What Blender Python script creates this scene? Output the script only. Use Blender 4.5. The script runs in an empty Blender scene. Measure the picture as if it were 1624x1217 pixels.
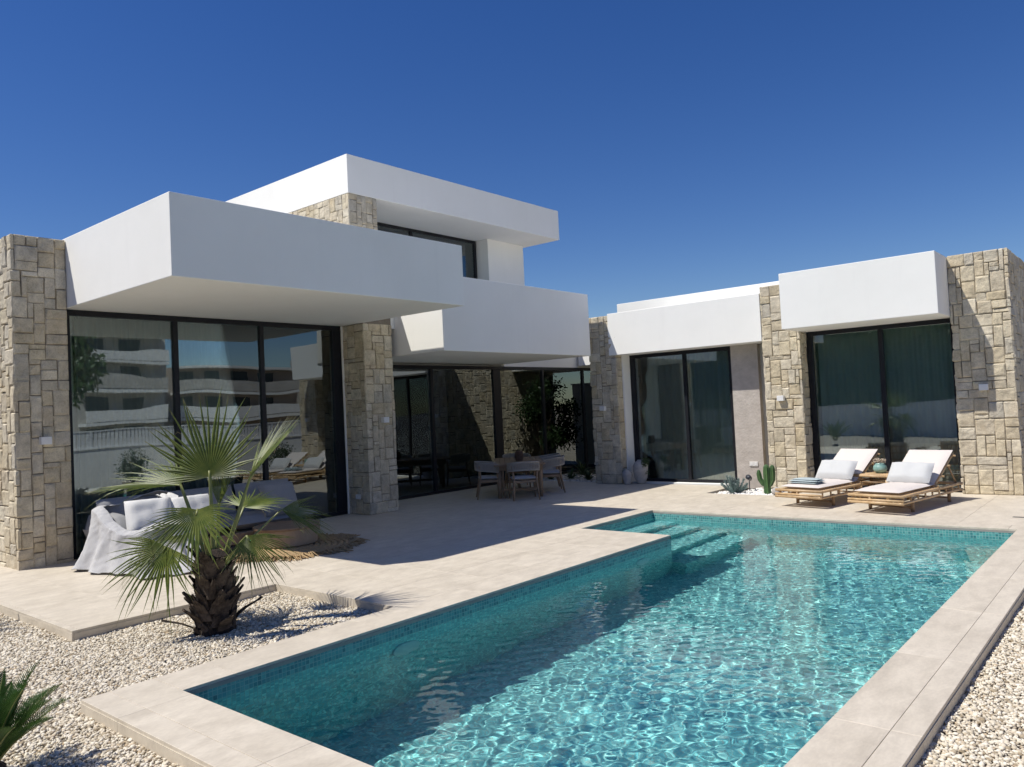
import bpy, math, random
import numpy as np
from mathutils import Matrix, Vector, noise as mnoise
random.seed(7)
RNG = np.random.default_rng(11)
S = bpy.context.scene
COL = S.collection
PI = math.pi

# ---------------------------------------------------------------- camera, sky, sun, exposure
def setup_camera():
    f, yaw, pitch, roll = 1232.79, math.radians(130.104), math.radians(1.869), math.radians(-2.766)
    fw = Vector((math.cos(pitch)*math.cos(yaw), math.cos(pitch)*math.sin(yaw), math.sin(pitch)))
    r = Vector((math.sin(yaw), -math.cos(yaw), 0)); u = r.cross(fw)
    R = r*math.cos(roll)+u*math.sin(roll); U = -r*math.sin(roll)+u*math.cos(roll)
    cd = bpy.data.cameras.new('camera'); cd.lens = f/1624*36; cd.sensor_width = 36
    cd.clip_start = .05; cd.clip_end = 3000
    co = bpy.data.objects.new('camera', cd); COL.objects.link(co)
    m = Matrix((R, U, -fw)).transposed().to_4x4(); m.translation = Vector((4.648, -2.298, 1.6))
    co.matrix_world = m; S.camera = co
setup_camera()
SX, SY = .362, .524            # sun travel per metre of fall
w = bpy.data.worlds.new('World'); S.world = w; w.use_nodes = True
_nt = w.node_tree; _bg = _nt.nodes['Background']
_sky = _nt.nodes.new('ShaderNodeTexSky'); _sky.sky_type = 'NISHITA'; _sky.sun_disc = False
_sky.sun_elevation = math.atan(1/math.hypot(SX, SY)); _sky.sun_rotation = math.atan2(-SX, -SY)
_sky.altitude = 100; _sky.air_density = 1.0; _sky.dust_density = .15; _sky.ozone_density = 4.0
_hs = _nt.nodes.new('ShaderNodeHueSaturation'); _hs.inputs['Saturation'].default_value = 1.29; _hs.inputs['Hue'].default_value = .516
_nt.links.new(_sky.outputs[0], _hs.inputs['Color']); _nt.links.new(_hs.outputs[0], _bg.inputs[0])
_bg.inputs[1].default_value = .092
_l = bpy.data.lights.new('sun', 'SUN'); _l.energy = 5.0; _l.angle = math.radians(.5); _l.color = (1, .95, .865)
_l.cycles.is_caustics_light = True
_o = bpy.data.objects.new('sun', _l); COL.objects.link(_o)
_o.rotation_euler = Vector((-SX, -SY, 1)).to_track_quat('Z', 'Y').to_euler()
S.view_settings.view_transform = 'Standard'; S.view_settings.look = 'None'
S.view_settings.exposure = 0.0; S.view_settings.gamma = 1
S.cycles.use_denoising = True
S.cycles.max_bounces = 9; S.cycles.transmission_bounces = 8; S.cycles.transparent_max_bounces = 12
S.cycles.glossy_bounces = 5; S.cycles.diffuse_bounces = 6
S.cycles.sample_clamp_indirect = 8

# ---------------------------------------------------------------- materials
class N:
    """tiny node helper"""
    def __init__(s, name):
        s.m = bpy.data.materials.new(name); s.m.use_nodes = True; s.t = s.m.node_tree
        s.b = s.t.nodes['Principled BSDF']; s.out = s.t.nodes['Material Output']
    def n(s, typ, **kw):
        x = s.t.nodes.new('ShaderNode'+typ)
        for k, v in kw.items():
            if k.startswith('i_'):
                x.inputs[k[2:].replace('_', ' ')].default_value = v
            else: setattr(x, k, v)
        return x
    def l(s, a, b): s.t.links.new(a, b)
    def co(s, kind='Object', scale=None):
        c = s.n('TexCoord')
        if scale is None: return c.outputs[kind]
        mp = s.n('Mapping'); mp.inputs['Scale'].default_value = scale; s.l(c.outputs[kind], mp.inputs[0]); return mp.outputs[0]
    def noise(s, scale, detail=4, rough=.55, vec=None, out='Fac'):
        x = s.n('TexNoise'); x.inputs['Scale'].default_value = scale; x.inputs['Detail'].default_value = detail
        x.inputs['Roughness'].default_value = rough
        if vec is not None: s.l(vec, x.inputs['Vector'])
        return x.outputs[out]
    def ramp(s, fac, stops):
        x = s.n('ValToRGB'); e = x.color_ramp.elements
        while len(e) < len(stops): e.new(.5)
        for k, (p, c) in enumerate(stops):
            e[k].position = p; e[k].color = (*c, 1) if len(c) == 3 else c
        s.l(fac, x.inputs[0]); return x.outputs[0]
    def mix(s, a, b, fac, mode='MIX'):
        x = s.n('Mix', data_type='RGBA', blend_type=mode)
        for v, i in ((a, 6), (b, 7)):
            if isinstance(v, (tuple, list)): x.inputs[i].default_value = (*v, 1)
            else: s.l(v, x.inputs[i])
        if isinstance(fac, (int, float)): x.inputs[0].default_value = fac
        else: s.l(fac, x.inputs[0])
        return x.outputs[2]
    def math(s, op, a, b=None):
        x = s.n('Math', operation=op)
        for v, i in ((a, 0), (b, 1)):
            if v is None: continue
            if isinstance(v, (int, float)): x.inputs[i].default_value = v
            else: s.l(v, x.inputs[i])
        return x.outputs[0]
    def bump(s, h, strength=.3, dist=.01, prev=None):
        x = s.n('Bump'); x.inputs['Strength'].default_value = strength; x.inputs['Distance'].default_value = dist
        s.l(h, x.inputs['Height'])
        if prev is not None: s.l(prev, x.inputs['Normal'])
        return x.outputs[0]
    def fin(s, col=None, rough=None, nrm=None, **kw):
        if col is not None:
            if isinstance(col, (tuple, list)): s.b.inputs['Base Color'].default_value = (*col, 1)
            else: s.l(col, s.b.inputs['Base Color'])
        if rough is not None:
            if isinstance(rough, (int, float)): s.b.inputs['Roughness'].default_value = rough
            else: s.l(rough, s.b.inputs['Roughness'])
        if nrm is not None: s.l(nrm, s.b.inputs['Normal'])
        for k, v in kw.items(): s.b.inputs[k.replace('_', ' ')].default_value = v
        return s.m

def m_noisy(name, c1, c2, scale, rough=.8, bs=.2, bd=.004, bscale=None, rnd=0, **kw):
    k = N(name); v = k.co()
    col = k.ramp(k.noise(scale, 5, .6, v), [(.3, c1), (.7, c2)])
    if rnd:
        oi = k.n('ObjectInfo'); g = k.math('ADD', k.math('MULTIPLY', oi.outputs['Random'], rnd), 1-rnd/2)
        cx = k.n('CombineColor')
        for i in range(3): k.l(g, cx.inputs[i])
        col = k.mix(col, cx.outputs[0], 1., 'MULTIPLY')
    nr = k.bump(k.noise(bscale or scale*6, 4, .6, v), bs, bd)
    return k.fin(col, rough, nr, **kw)

def make_plaster():
    k = N('white_plaster'); v = k.co()
    big = k.noise(.7, 5, .6, v)
    col = k.ramp(big, [(.3, (.84, .835, .79)), (.7, (.89, .885, .845))])
    streak = k.noise(1.0, 5, .7, k.co('Object', (5, 5, .5)))
    col = k.mix(col, (.74, .73, .70), k.math('MULTIPLY', k.ramp(streak, [(.55, (0, 0, 0)), (.8, (1, 1, 1))]), .25))
    nr = k.bump(k.noise(160, 3, .6, v), .12, .003, k.bump(k.noise(3.5, 4, .5, v), .12, .03))
    return k.fin(col, .85, nr)
def make_stone():
    k = N('split_limestone'); v = k.co(); oi = k.n('ObjectInfo')
    base = k.ramp(oi.outputs['Random'], [(0, (.52, .45, .32)), (.18, (.63, .565, .43)), (.38, (.53, .47, .365)), (.55, (.66, .61, .50)), (.72, (.56, .485, .35)), (.86, (.50, .465, .39)), (1, (.63, .57, .45))])
    n1 = k.noise(7, 6, .65, v); n2 = k.noise(60, 4, .7, v); n3 = k.noise(2.2, 3, .5, v)
    col = k.mix(base, k.ramp(n1, [(.28, (.66, .645, .62)), (.62, (1.14, 1.12, 1.08))]), .9, 'MULTIPLY')
    col = k.mix(col, k.ramp(n2, [(.35, (.75, .74, .72)), (.55, (1.05, 1.05, 1.05))]), .7, 'MULTIPLY')
    col = k.mix(col, (.50, .36, .19), k.math('MULTIPLY', k.ramp(n3, [(.55, (0, 0, 0)), (.75, (1, 1, 1))]), .3))
    nr = k.bump(n2, .8, .006, k.bump(k.noise(14, 5, .6, v), .9, .02))
    return k.fin(col, .9, nr)
def make_tile(name='porcelain_tile', tint=(1, 1, 1)):
    k = N(name); v = k.co('Object', (1, .45, 1)); oi = k.n('ObjectInfo')
    off = k.n('VectorMath', operation='SCALE'); cc = k.n('CombineXYZ')
    k.l(oi.outputs['Random'], cc.inputs[0]); k.l(oi.outputs['Random'], cc.inputs[1]); k.l(cc.outputs[0], off.inputs[0]); off.inputs['Scale'].default_value = 37
    ad = k.n('VectorMath', operation='ADD'); k.l(v, ad.inputs[0]); k.l(off.outputs[0], ad.inputs[1]); v = ad.outputs[0]
    a = k.noise(2.2, 7, .62, v); b = k.noise(9, 6, .68, v); c = k.noise(60, 3, .6, v)
    col = k.ramp(a, [(.3, tuple(x*t for x, t in zip((.57, .51, .415), tint))), (.7, tuple(x*t for x, t in zip((.68, .615, .51), tint)))])
    col = k.mix(col, k.ramp(b, [(.36, (.80, .785, .77)), (.62, (1.07, 1.065, 1.06))]), .6, 'MULTIPLY')
    col = k.mix(col, k.ramp(c, [(.4, (.94, .94, .94)), (.6, (1.03, 1.03, 1.03))]), .7, 'MULTIPLY')
    dirt = k.noise(.9, 5, .7, k.co())
    col = k.mix(col, (.40, .35, .29), k.math('MULTIPLY', k.ramp(dirt, [(.55, (0, 0, 0)), (.8, (1, 1, 1))]), .28))
    rg = k.math('ADD', k.math('MULTIPLY', b, .25), .42)
    return k.fin(col, rg, k.bump(c, .08, .003))
def make_mosaic(name, dark=1.0, rk=1.0):
    k = N(name); uv = k.n('UVMap').outputs[0]
    P = .031
    br = k.n('TexBrick', offset=0.0, squash=1.0); k.l(uv, br.inputs['Vector'])
    br.inputs['Scale'].default_value = 1; br.inputs['Brick Width'].default_value = P; br.inputs['Row Height'].default_value = P
    br.inputs['Mortar Size'].default_value = .0022; br.inputs['Mortar Smooth'].default_value = .1
    sc = k.n('VectorMath', operation='SCALE'); k.l(uv, sc.inputs[0]); sc.inputs['Scale'].default_value = 1/P
    fl = k.n('VectorMath', operation='FLOOR'); k.l(sc.outputs[0], fl.inputs[0])
    wn = k.n('TexWhiteNoise', noise_dimensions='3D'); k.l(fl.outputs[0], wn.inputs['Vector'])
    d = dark
    col = k.ramp(wn.outputs['Value'], [(0, (.045*d*rk, .20*d, .215*d)), (.35, (.07*d*rk, .285*d, .29*d)), (.7, (.10*d*rk, .37*d, .36*d)), (.93, (.15*d*rk, .44*d, .41*d)), (1, (.05*d, .17*d, .19*d))])
    cl = k.noise(40, 4, .6, k.co())
    col = k.mix(col, k.ramp(cl, [(.35, (.85, .86, .86)), (.65, (1.1, 1.1, 1.1))]), .8, 'MULTIPLY')
    col = k.mix(col, (.30, .50, .47), br.outputs['Fac'])
    nr = k.bump(k.math('SUBTRACT', 1., br.outputs['Fac']), .5, .002)
    return k.fin(col, .25, nr)
def make_glass():
    k = N('tinted_window_glass'); k.t.nodes.remove(k.b)
    v = k.co()
    wob = k.n('Bump'); wob.inputs['Strength'].default_value = .12; wob.inputs['Distance'].default_value = .02
    k.l(k.noise(.9, 1, .4, k.co('Object', (1, 1, 1.6))), wob.inputs['Height'])
    fr = k.n('Fresnel'); fr.inputs['IOR'].default_value = 1.98
    gl = k.n('BsdfGlossy'); gl.inputs['Roughness'].default_value = 0; gl.inputs['Color'].default_value = (.86, .95, .97, 1)
    k.l(wob.outputs[0], gl.inputs['Normal'])
    tr = k.n('BsdfTransparent'); tr.inputs['Color'].default_value = (.955, .985, .965, 1)
    mx = k.n('MixShader'); k.l(k.math('ADD', fr.outputs[0], .045), mx.inputs[0]); k.l(tr.outputs[0], mx.inputs[1]); k.l(gl.outputs[0], mx.inputs[2])
    k.l(mx.outputs[0], k.out.inputs[0]); return k.m
def make_curtain(name, col, through):
    k = N(name); k.t.nodes.remove(k.b)
    d = k.n('BsdfDiffuse'); d.inputs['Color'].default_value = (*col, 1)
    t = k.n('BsdfTranslucent'); t.inputs['Color'].default_value = (*col, 1)
    p = k.n('BsdfTransparent')
    m1 = k.n('MixShader'); m1.inputs[0].default_value = .3; k.l(d.outputs[0], m1.inputs[1]); k.l(t.outputs[0], m1.inputs[2])
    m2 = k.n('MixShader'); m2.inputs[0].default_value = through; k.l(m1.outputs[0], m2.inputs[1]); k.l(p.outputs[0], m2.inputs[2])
    k.l(m2.outputs[0], k.out.inputs[0]); return k.m
def make_water():
    k = N('pool_water'); k.t.nodes.remove(k.b)
    g = k.n('BsdfGlass'); g.inputs['IOR'].default_value = 1.33; g.inputs['Roughness'].default_value = 0
    g.inputs['Color'].default_value = (.93, .99, 1, 1)
    k.l(g.outputs[0], k.out.inputs[0]); return k.m
def make_leaf(name, c1, c2, tip, trans=.25, rough=.45):
    k = N(name); at = k.n('Attribute', attribute_name='t'); v = k.co(); oi = k.n('ObjectInfo')
    col = k.ramp(k.noise(18, 4, .6, v), [(.3, c1), (.7, c2)])
    r = k.math('ADD', k.math('MULTIPLY', oi.outputs['Random'], .35), .82)
    cx = k.n('CombineColor'); [k.l(r, cx.inputs[i]) for i in range(3)]
    col = k.mix(col, cx.outputs[0], 1., 'MULTIPLY')
    col = k.mix(col, tip, k.ramp(k.math('ADD', at.outputs['Fac'], k.math('MULTIPLY', k.math('SUBTRACT', k.noise(30, 2, .5, v), .5), .4)), [(.82, (0, 0, 0)), (1., (1, 1, 1))]))
    k.l(col, k.b.inputs['Base Color']); k.b.inputs['Roughness'].default_value = rough
    tl = k.n('BsdfTranslucent'); k.l(col, tl.inputs['Color'])
    mx = k.n('MixShader'); mx.inputs[0].default_value = trans
    k.l(k.b.outputs[0], mx.inputs[1]); k.l(tl.outputs[0], mx.inputs[2]); k.l(mx.outputs[0], k.out.inputs[0]); return k.m
def make_gravel(name, stops):
    k = N(name); at = k.n('Attribute', attribute_name='shade')
    col = k.ramp(at.outputs['Fac'], stops)
    col = k.mix(col, k.ramp(k.noise(90, 4, .6, k.co()), [(.3, (.82, .81, .8)), (.7, (1.08, 1.08, 1.08))]), .8, 'MULTIPLY')
    return k.fin(col, .9)
def make_weave(name, c1, c2, scale, rough=.85, bd=.003):
    k = N(name); v = k.co()
    wv = k.n('TexWave', wave_type='BANDS', bands_direction='DIAGONAL'); wv.inputs['Scale'].default_value = scale; k.l(v, wv.inputs['Vector'])
    n = k.noise(scale*1.3, 3, .6, v)
    col = k.ramp(k.math('ADD', k.math('MULTIPLY', wv.outputs['Fac'], .35), k.math('MULTIPLY', n, .65)), [(.25, c1), (.7, c2)])
    return k.fin(col, rough, k.bump(wv.outputs['Fac'], .4, bd, k.bump(k.noise(6, 3, .5, v), .3, .02)))

M = {}
M['plaster'] = make_plaster()
M['soffit'] = M['plaster']
M['stone'] = make_stone()
M['mortar'] = m_noisy('stone_joint', (.16, .14, .11), (.26, .22, .17), 20, .95)
M['tile'] = make_tile()
M['grout'] = m_noisy('grout', (.26, .23, .20), (.34, .30, .26), 12, .95)
M['mosaic'] = make_mosaic('pool_mosaic')
M['mosaic_lit_underwater'] = make_mosaic('pool_mosaic_lit_underwater', 2.05, 1.45)  # same tile as the waterline, colour brightened to stand in for underwater light
M['mosaic_lit_shallow'] = make_mosaic('pool_mosaic_lit_shallow', 2.2, 1.5)  # same tile again, lighter colour imitates shallow water absorbing less light
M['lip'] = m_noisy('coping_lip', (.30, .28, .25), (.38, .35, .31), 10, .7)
M['black'] = m_noisy('black_aluminium', (.012, .013, .017), (.02, .021, .026), 40, .42, .05, .001, Specular_IOR_Level=.22)
M['glass'] = make_glass()
M['sheer'] = make_curtain('sheer_curtain', (.83, .91, .85), .2)
M['thin'] = make_curtain('thin_sheer', (.62, .66, .62), .62)
M['curtain'] = make_curtain('linen_curtain', (.82, .92, .85), .05)
M['water'] = make_water()
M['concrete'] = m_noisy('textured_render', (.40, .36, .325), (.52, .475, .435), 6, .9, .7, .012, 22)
M['inside'] = m_noisy('interior_paint', (.50, .49, .46), (.56, .55, .52), 2, .9)
M['inside_floor'] = m_noisy('interior_floor', (.34, .31, .28), (.42, .39, .35), 1.5, .3)
M['gravel'] = make_gravel('white_gravel', [(0, (.30, .235, .15)), (.16, (.57, .50, .38)), (.5, (.73, .665, .54)), (.85, (.84, .785, .67)), (1, (.50, .39, .255))])
M['gravel_bed'] = m_noisy('gravel_bed', (.16, .14, .115), (.60, .55, .47), 75, .95, 1., .03, 75)
M['pebble'] = make_gravel('white_pebbles', [(0, (.74, .73, .71)), (.5, (.84, .83, .81)), (1, (.80, .78, .75))])
M['bamboo'] = m_noisy('bamboo', (.42, .27, .13), (.62, .45, .26), 14, .45, .25, .004, 60, .3)
M['bamboo_dark'] = m_noisy('bamboo_dark', (.26, .16, .085), (.40, .27, .15), 14, .5, .25, .004, 60, .3)
M['wood'] = m_noisy('teak', (.23, .15, .09), (.33, .23, .145), 9, .6, .25, .003, 60)
M['drum'] = m_noisy('pale_wood', (.36, .26, .16), (.48, .36, .24), 7, .6, .25, .003, 50)
M['mattress'] = make_weave('cream_mattress', (.64, .585, .545), (.72, .665, .625), 160, .9, .0012)
M['pillow'] = make_weave('grey_pillow', (.50, .51, .51), (.60, .61, .61), 150, .85, .0015)
M['pillow_light'] = make_weave('pale_cushion', (.66, .66, .645), (.75, .75, .735), 140, .85, .0015)
M['sofa'] = make_weave('sofa_grey', (.25, .255, .265), (.33, .335, .345), 120, .9, .0015)
M['throw'] = make_weave('throw_grey', (.42, .42, .43), (.54, .54, .545), 110, .9, .0015)
M['rope'] = make_weave('beige_rope', (.30, .265, .225), (.46, .415, .36), 90, .9, .004)
M['seat_pad'] = make_weave('seat_pad', (.42, .42, .43), (.52, .52, .53), 120, .9, .0015)
M['towel'] = make_weave('towel', (.38, .46, .48), (.50, .575, .59), 120, .95, .004)
M['jute'] = m_noisy('jute', (.32, .21, .10), (.52, .37, .20), 35, .95, .8, .02, 60)
M['fan'] = make_leaf('fan_leaf', (.068, .11, .016), (.165, .195, .036), (.46, .37, .17), .2, .5)
M['stalk'] = make_leaf('leaf_stalk', (.17, .20, .06), (.27, .28, .10), (.33, .26, .12), .05)
M['cyc'] = make_leaf('cycad_leaf', (.035, .085, .016), (.07, .14, .03), (.16, .19, .06), .22, .3)
M['dryleaf'] = m_noisy('palm_boot', (.026, .018, .013), (.15, .115, .088), 16, .9, .6, .01, 60, .5)
M['fibre'] = m_noisy('palm_fibre', (.018, .013, .011), (.06, .042, .03), 30, .95, 1., .02, 90)
M['cactus'] = make_leaf('cactus', (.045, .105, .035), (.075, .15, .05), (.1, .17, .06), 0, .5)
M['blueplant'] = make_leaf('blue_grey_leaf', (.14, .21, .20), (.23, .31, .295), (.25, .33, .30), .08, .6)
M['shrub'] = make_leaf('shrub_leaf', (.03, .065, .022), (.065, .115, .04), (.08, .13, .05), .2)
M['bark'] = m_noisy('bark', (.07, .05, .035), (.14, .105, .075), 14, .95, .6, .01)
M['pottery'] = m_noisy('chalky_pottery', (.34, .32, .30), (.50, .475, .45), 8, .95, .7, .012, 22)
M['turquoise'] = m_noisy('turquoise_glaze', (.16, .32, .28), (.30, .46, .41), 14, .3, .3, .004)
M['brownpot'] = m_noisy('brown_basket', (.085, .05, .035), (.16, .10, .07), 30, .8, .6, .006)
M['dry'] = m_noisy('dried_flowers', (.36, .29, .21), (.52, .43, .33), 30, .9)
M['lamp'] = m_noisy('lamp_white', (.72, .72, .71), (.78, .78, .77), 20, .5, .05)
M['plastic'] = m_noisy('socket_white', (.68, .67, .65), (.74, .73, .71), 20, .35, .05)
M['dark'] = m_noisy('dark_metal', (.03, .035, .045), (.06, .065, .08), 20, .35, .05)
M['steel'] = m_noisy('drain_steel', (.10, .10, .10), (.18, .18, .17), 20, .4, .05)
M['wallwhite'] = m_noisy('garden_wall_paint', (.66, .66, .65), (.76, .76, .75), 3, .9)
M['fenceslat'] = m_noisy('fence_slat', (.62, .62, .63), (.70, .70, .71), 3, .6)
M['facade'] = m_noisy('far_facade', (.40, .38, .35), (.50, .48, .45), 1, .9)
M['facade2'] = m_noisy('far_facade_brown', (.36, .30, .26), (.46, .39, .34), 1, .9)
M['farglass'] = m_noisy('far_window', (.03, .04, .05), (.06, .07, .08), 1, .2)
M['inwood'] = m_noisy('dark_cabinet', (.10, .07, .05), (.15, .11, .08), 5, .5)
M['ground'] = m_noisy('dry_ground', (.30, .26, .19), (.42, .37, .29), .8, .95)
M['poollamp'] = m_noisy('pool_fitting', (.45, .60, .60), (.52, .68, .68), 20, .4)
M['dirt'] = m_noisy('soil', (.05, .04, .03), (.10, .08, .06), 20, .95)

# ---------------------------------------------------------------- mesh helpers
class MB:
    def __init__(s): s.v = []; s.f = []; s.t = []; s.uv = None
    def add(s, vs, fs, t=None):
        o = len(s.v); s.v += [tuple(p) for p in vs]; s.f += [tuple(i+o for i in f) for f in fs]
        s.t += list(t) if t is not None else [0.]*len(vs)
        return s
    def box(s, x0, x1, y0, y1, z0, z1, m=None):
        v = [Vector((x, y, z)) for z in (z0, z1) for y in (y0, y1) for x in (x0, x1)]
        if m is not None: v = [m @ p for p in v]
        return s.add(v, [(0, 2, 3, 1), (4, 5, 7, 6), (0, 1, 5, 4), (2, 6, 7, 3), (0, 4, 6, 2), (1, 3, 7, 5)])
    def tube(s, pts, r, n=8, cap=True, t=None, flat=1.0, up=None):
        pts = [Vector(p) for p in pts]; L = len(pts); rr = r if isinstance(r, (list, tuple)) else [r]*L
        o = len(s.v); prev = None
        for i, p in enumerate(pts):
            d = (pts[min(i+1, L-1)]-pts[max(i-1, 0)]).normalized()
            if prev is None:
                a = up if up is not None else (Vector((0, 0, 1)) if abs(d.z) < .9 else Vector((1, 0, 0)))
                x = d.cross(a).normalized()
            else: x = (prev - d*prev.dot(d)).normalized()
            prev = x; y = d.cross(x)
            for k in range(n):
                a = 2*PI*k/n; s.v.append(tuple(p+x*math.cos(a)*rr[i]+y*math.sin(a)*rr[i]*flat))
            s.t += [t[i] if t else 0.]*n
        for i in range(L-1):
            for k in range(n):
                a = o+i*n+k; b = o+i*n+(k+1) % n; s.f.append((a, b, b+n, a+n))
        if cap:
            s.f.append(tuple(o+k for k in reversed(range(n)))); s.f.append(tuple(o+(L-1)*n+k for k in range(n)))
        return s
    def lathe(s, prof, n=24, c=(0, 0, 0), wob=0):
        o = len(s.v); L = len(prof)
        for (r, z) in prof:
            for k in range(n):
                a = 2*PI*k/n; q = r*(1+(mnoise.noise((math.cos(a)*2, math.sin(a)*2, z*6))*wob if wob else 0))
                s.v.append((c[0]+q*math.cos(a), c[1]+q*math.sin(a), c[2]+z)); s.t.append(0.)
        for i in range(L-1):
            for k in range(n):
                a = o+i*n+k; b = o+i*n+(k+1) % n; s.f.append((a, b, b+n, a+n))
        s.f.append(tuple(o+k for k in reversed(range(n)))); s.f.append(tuple(o+(L-1)*n+k for k in range(n)))
        return s
    def grid(s, P, nu, nv, close_u=False, t=None):
        """P(i,j)->point"""
        o = len(s.v)
        for j in range(nv):
            for i in range(nu):
                s.v.append(tuple(P(i, j))); s.t.append(t(i, j) if t else 0.)
        for j in range(nv-1):
            for i in range(nu if close_u else nu-1):
                a = o+j*nu+i; b = o+j*nu+(i+1) % nu; s.f.append((a, b, b+nu, a+nu))
        return s
    def mesh(s, name, mat, smooth=False, attr=False):
        me = bpy.data.meshes.new(name); me.from_pydata(s.v, [], s.f)
        if mat is not None: me.materials.append(mat)
        if smooth: me.polygons.foreach_set('use_smooth', [True]*len(me.polygons))
        if attr:
            a = me.attributes.new('t', 'FLOAT', 'POINT'); a.data.foreach_set('value', s.t)
        me.update(); return me
def link(name, data, parent=None, loc=None, rot=None, kind=None, label=None, cat=None, group=None):
    o = bpy.data.objects.new(name, data); COL.objects.link(o)
    if parent is not None: o.parent = parent
    if loc is not None: o.location = loc
    if rot is not None: o.rotation_euler = rot
    tag(o, label, cat, group, kind)
    return o
def tag(o, label=None, cat=None, group=None, kind=None):
    if label: o['label'] = label
    if cat: o['category'] = cat
    if group: o['group'] = group
    if kind: o['kind'] = kind
    return o
def put(name, mb, mat, parent=None, smooth=False, attr=False, bevel=0, seg=2, subsurf=0, **kw):
    me = mb.mesh(name, mat, smooth, attr); o = link(name, me, parent, **kw)
    if bevel:
        b = o.modifiers.new('b', 'BEVEL'); b.width = bevel; b.segments = seg; b.limit_method = 'ANGLE'
    if subsurf:
        b = o.modifiers.new('s', 'SUBSURF'); b.levels = b.render_levels = subsurf
    return o
def empty(name, loc=(0, 0, 0), rz=0, **kw):
    o = link(name, None, None, loc, (0, 0, rz), **kw); o.empty_display_size = .1; return o
def children(o): return [c for c in list(bpy.data.objects) if c.parent == o]
def copy_tree(o, parent=None, kids=None):
    if kids is None:
        kids = {}
        for c in bpy.data.objects:
            if c.parent is not None: kids.setdefault(c.parent.name, []).append(c)
    c = o.copy(); COL.objects.link(c)
    if parent is not None: c.parent = parent
    for ch in kids.get(o.name, []): copy_tree(ch, c, kids)
    return c
def nz(x, y, z, s=1.): return mnoise.noise((x*s, y*s, z*s))

# ================================================================= SETTING: ground
def sheet(name, x0, x1, y0, y1, z, mat, kind='structure', label=None):
    mb = MB(); mb.add([(x0, y0, z), (x1, y0, z), (x1, y1, z), (x0, y1, z)], [(0, 1, 2, 3)])
    return put(name, mb, mat, kind=kind, label=label)
def ring_sheet(name, outer, holes, z, mat):
    """rectangular sheet with rectangular holes, cut into cells"""
    xs = sorted({outer[0], outer[1], *[h[0] for h in holes], *[h[1] for h in holes]})
    ys = sorted({outer[2], outer[3], *[h[2] for h in holes], *[h[3] for h in holes]})
    mb = MB()
    for i in range(len(xs)-1):
        for j in range(len(ys)-1):
            cx, cy = (xs[i]+xs[i+1])/2, (ys[j]+ys[j+1])/2
            if any(h[0] < cx < h[1] and h[2] < cy < h[3] for h in holes): continue
            mb.add([(xs[i], ys[j], z), (xs[i+1], ys[j], z), (xs[i+1], ys[j+1], z), (xs[i], ys[j+1], z)], [(0, 1, 2, 3)])
    return put(name, mb, mat, kind='structure')
ZG = -.085
ring_sheet('ground', (-900, 900, -900, 900), [(-1.32, 3.30, -.02, 7.885)], -.16, M['ground'])
tag(bpy.data.objects['ground'], 'pale dry ground under and around the plot')
ring_sheet('gravel_base', (-14, 7.4, -6.9, 16), [(-1.32, 3.30, -.02, 7.885)], ZG-.018, M['gravel_bed'])
tag(bpy.data.objects['gravel_base'], 'bed of crushed stone beneath the loose gravel')

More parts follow.
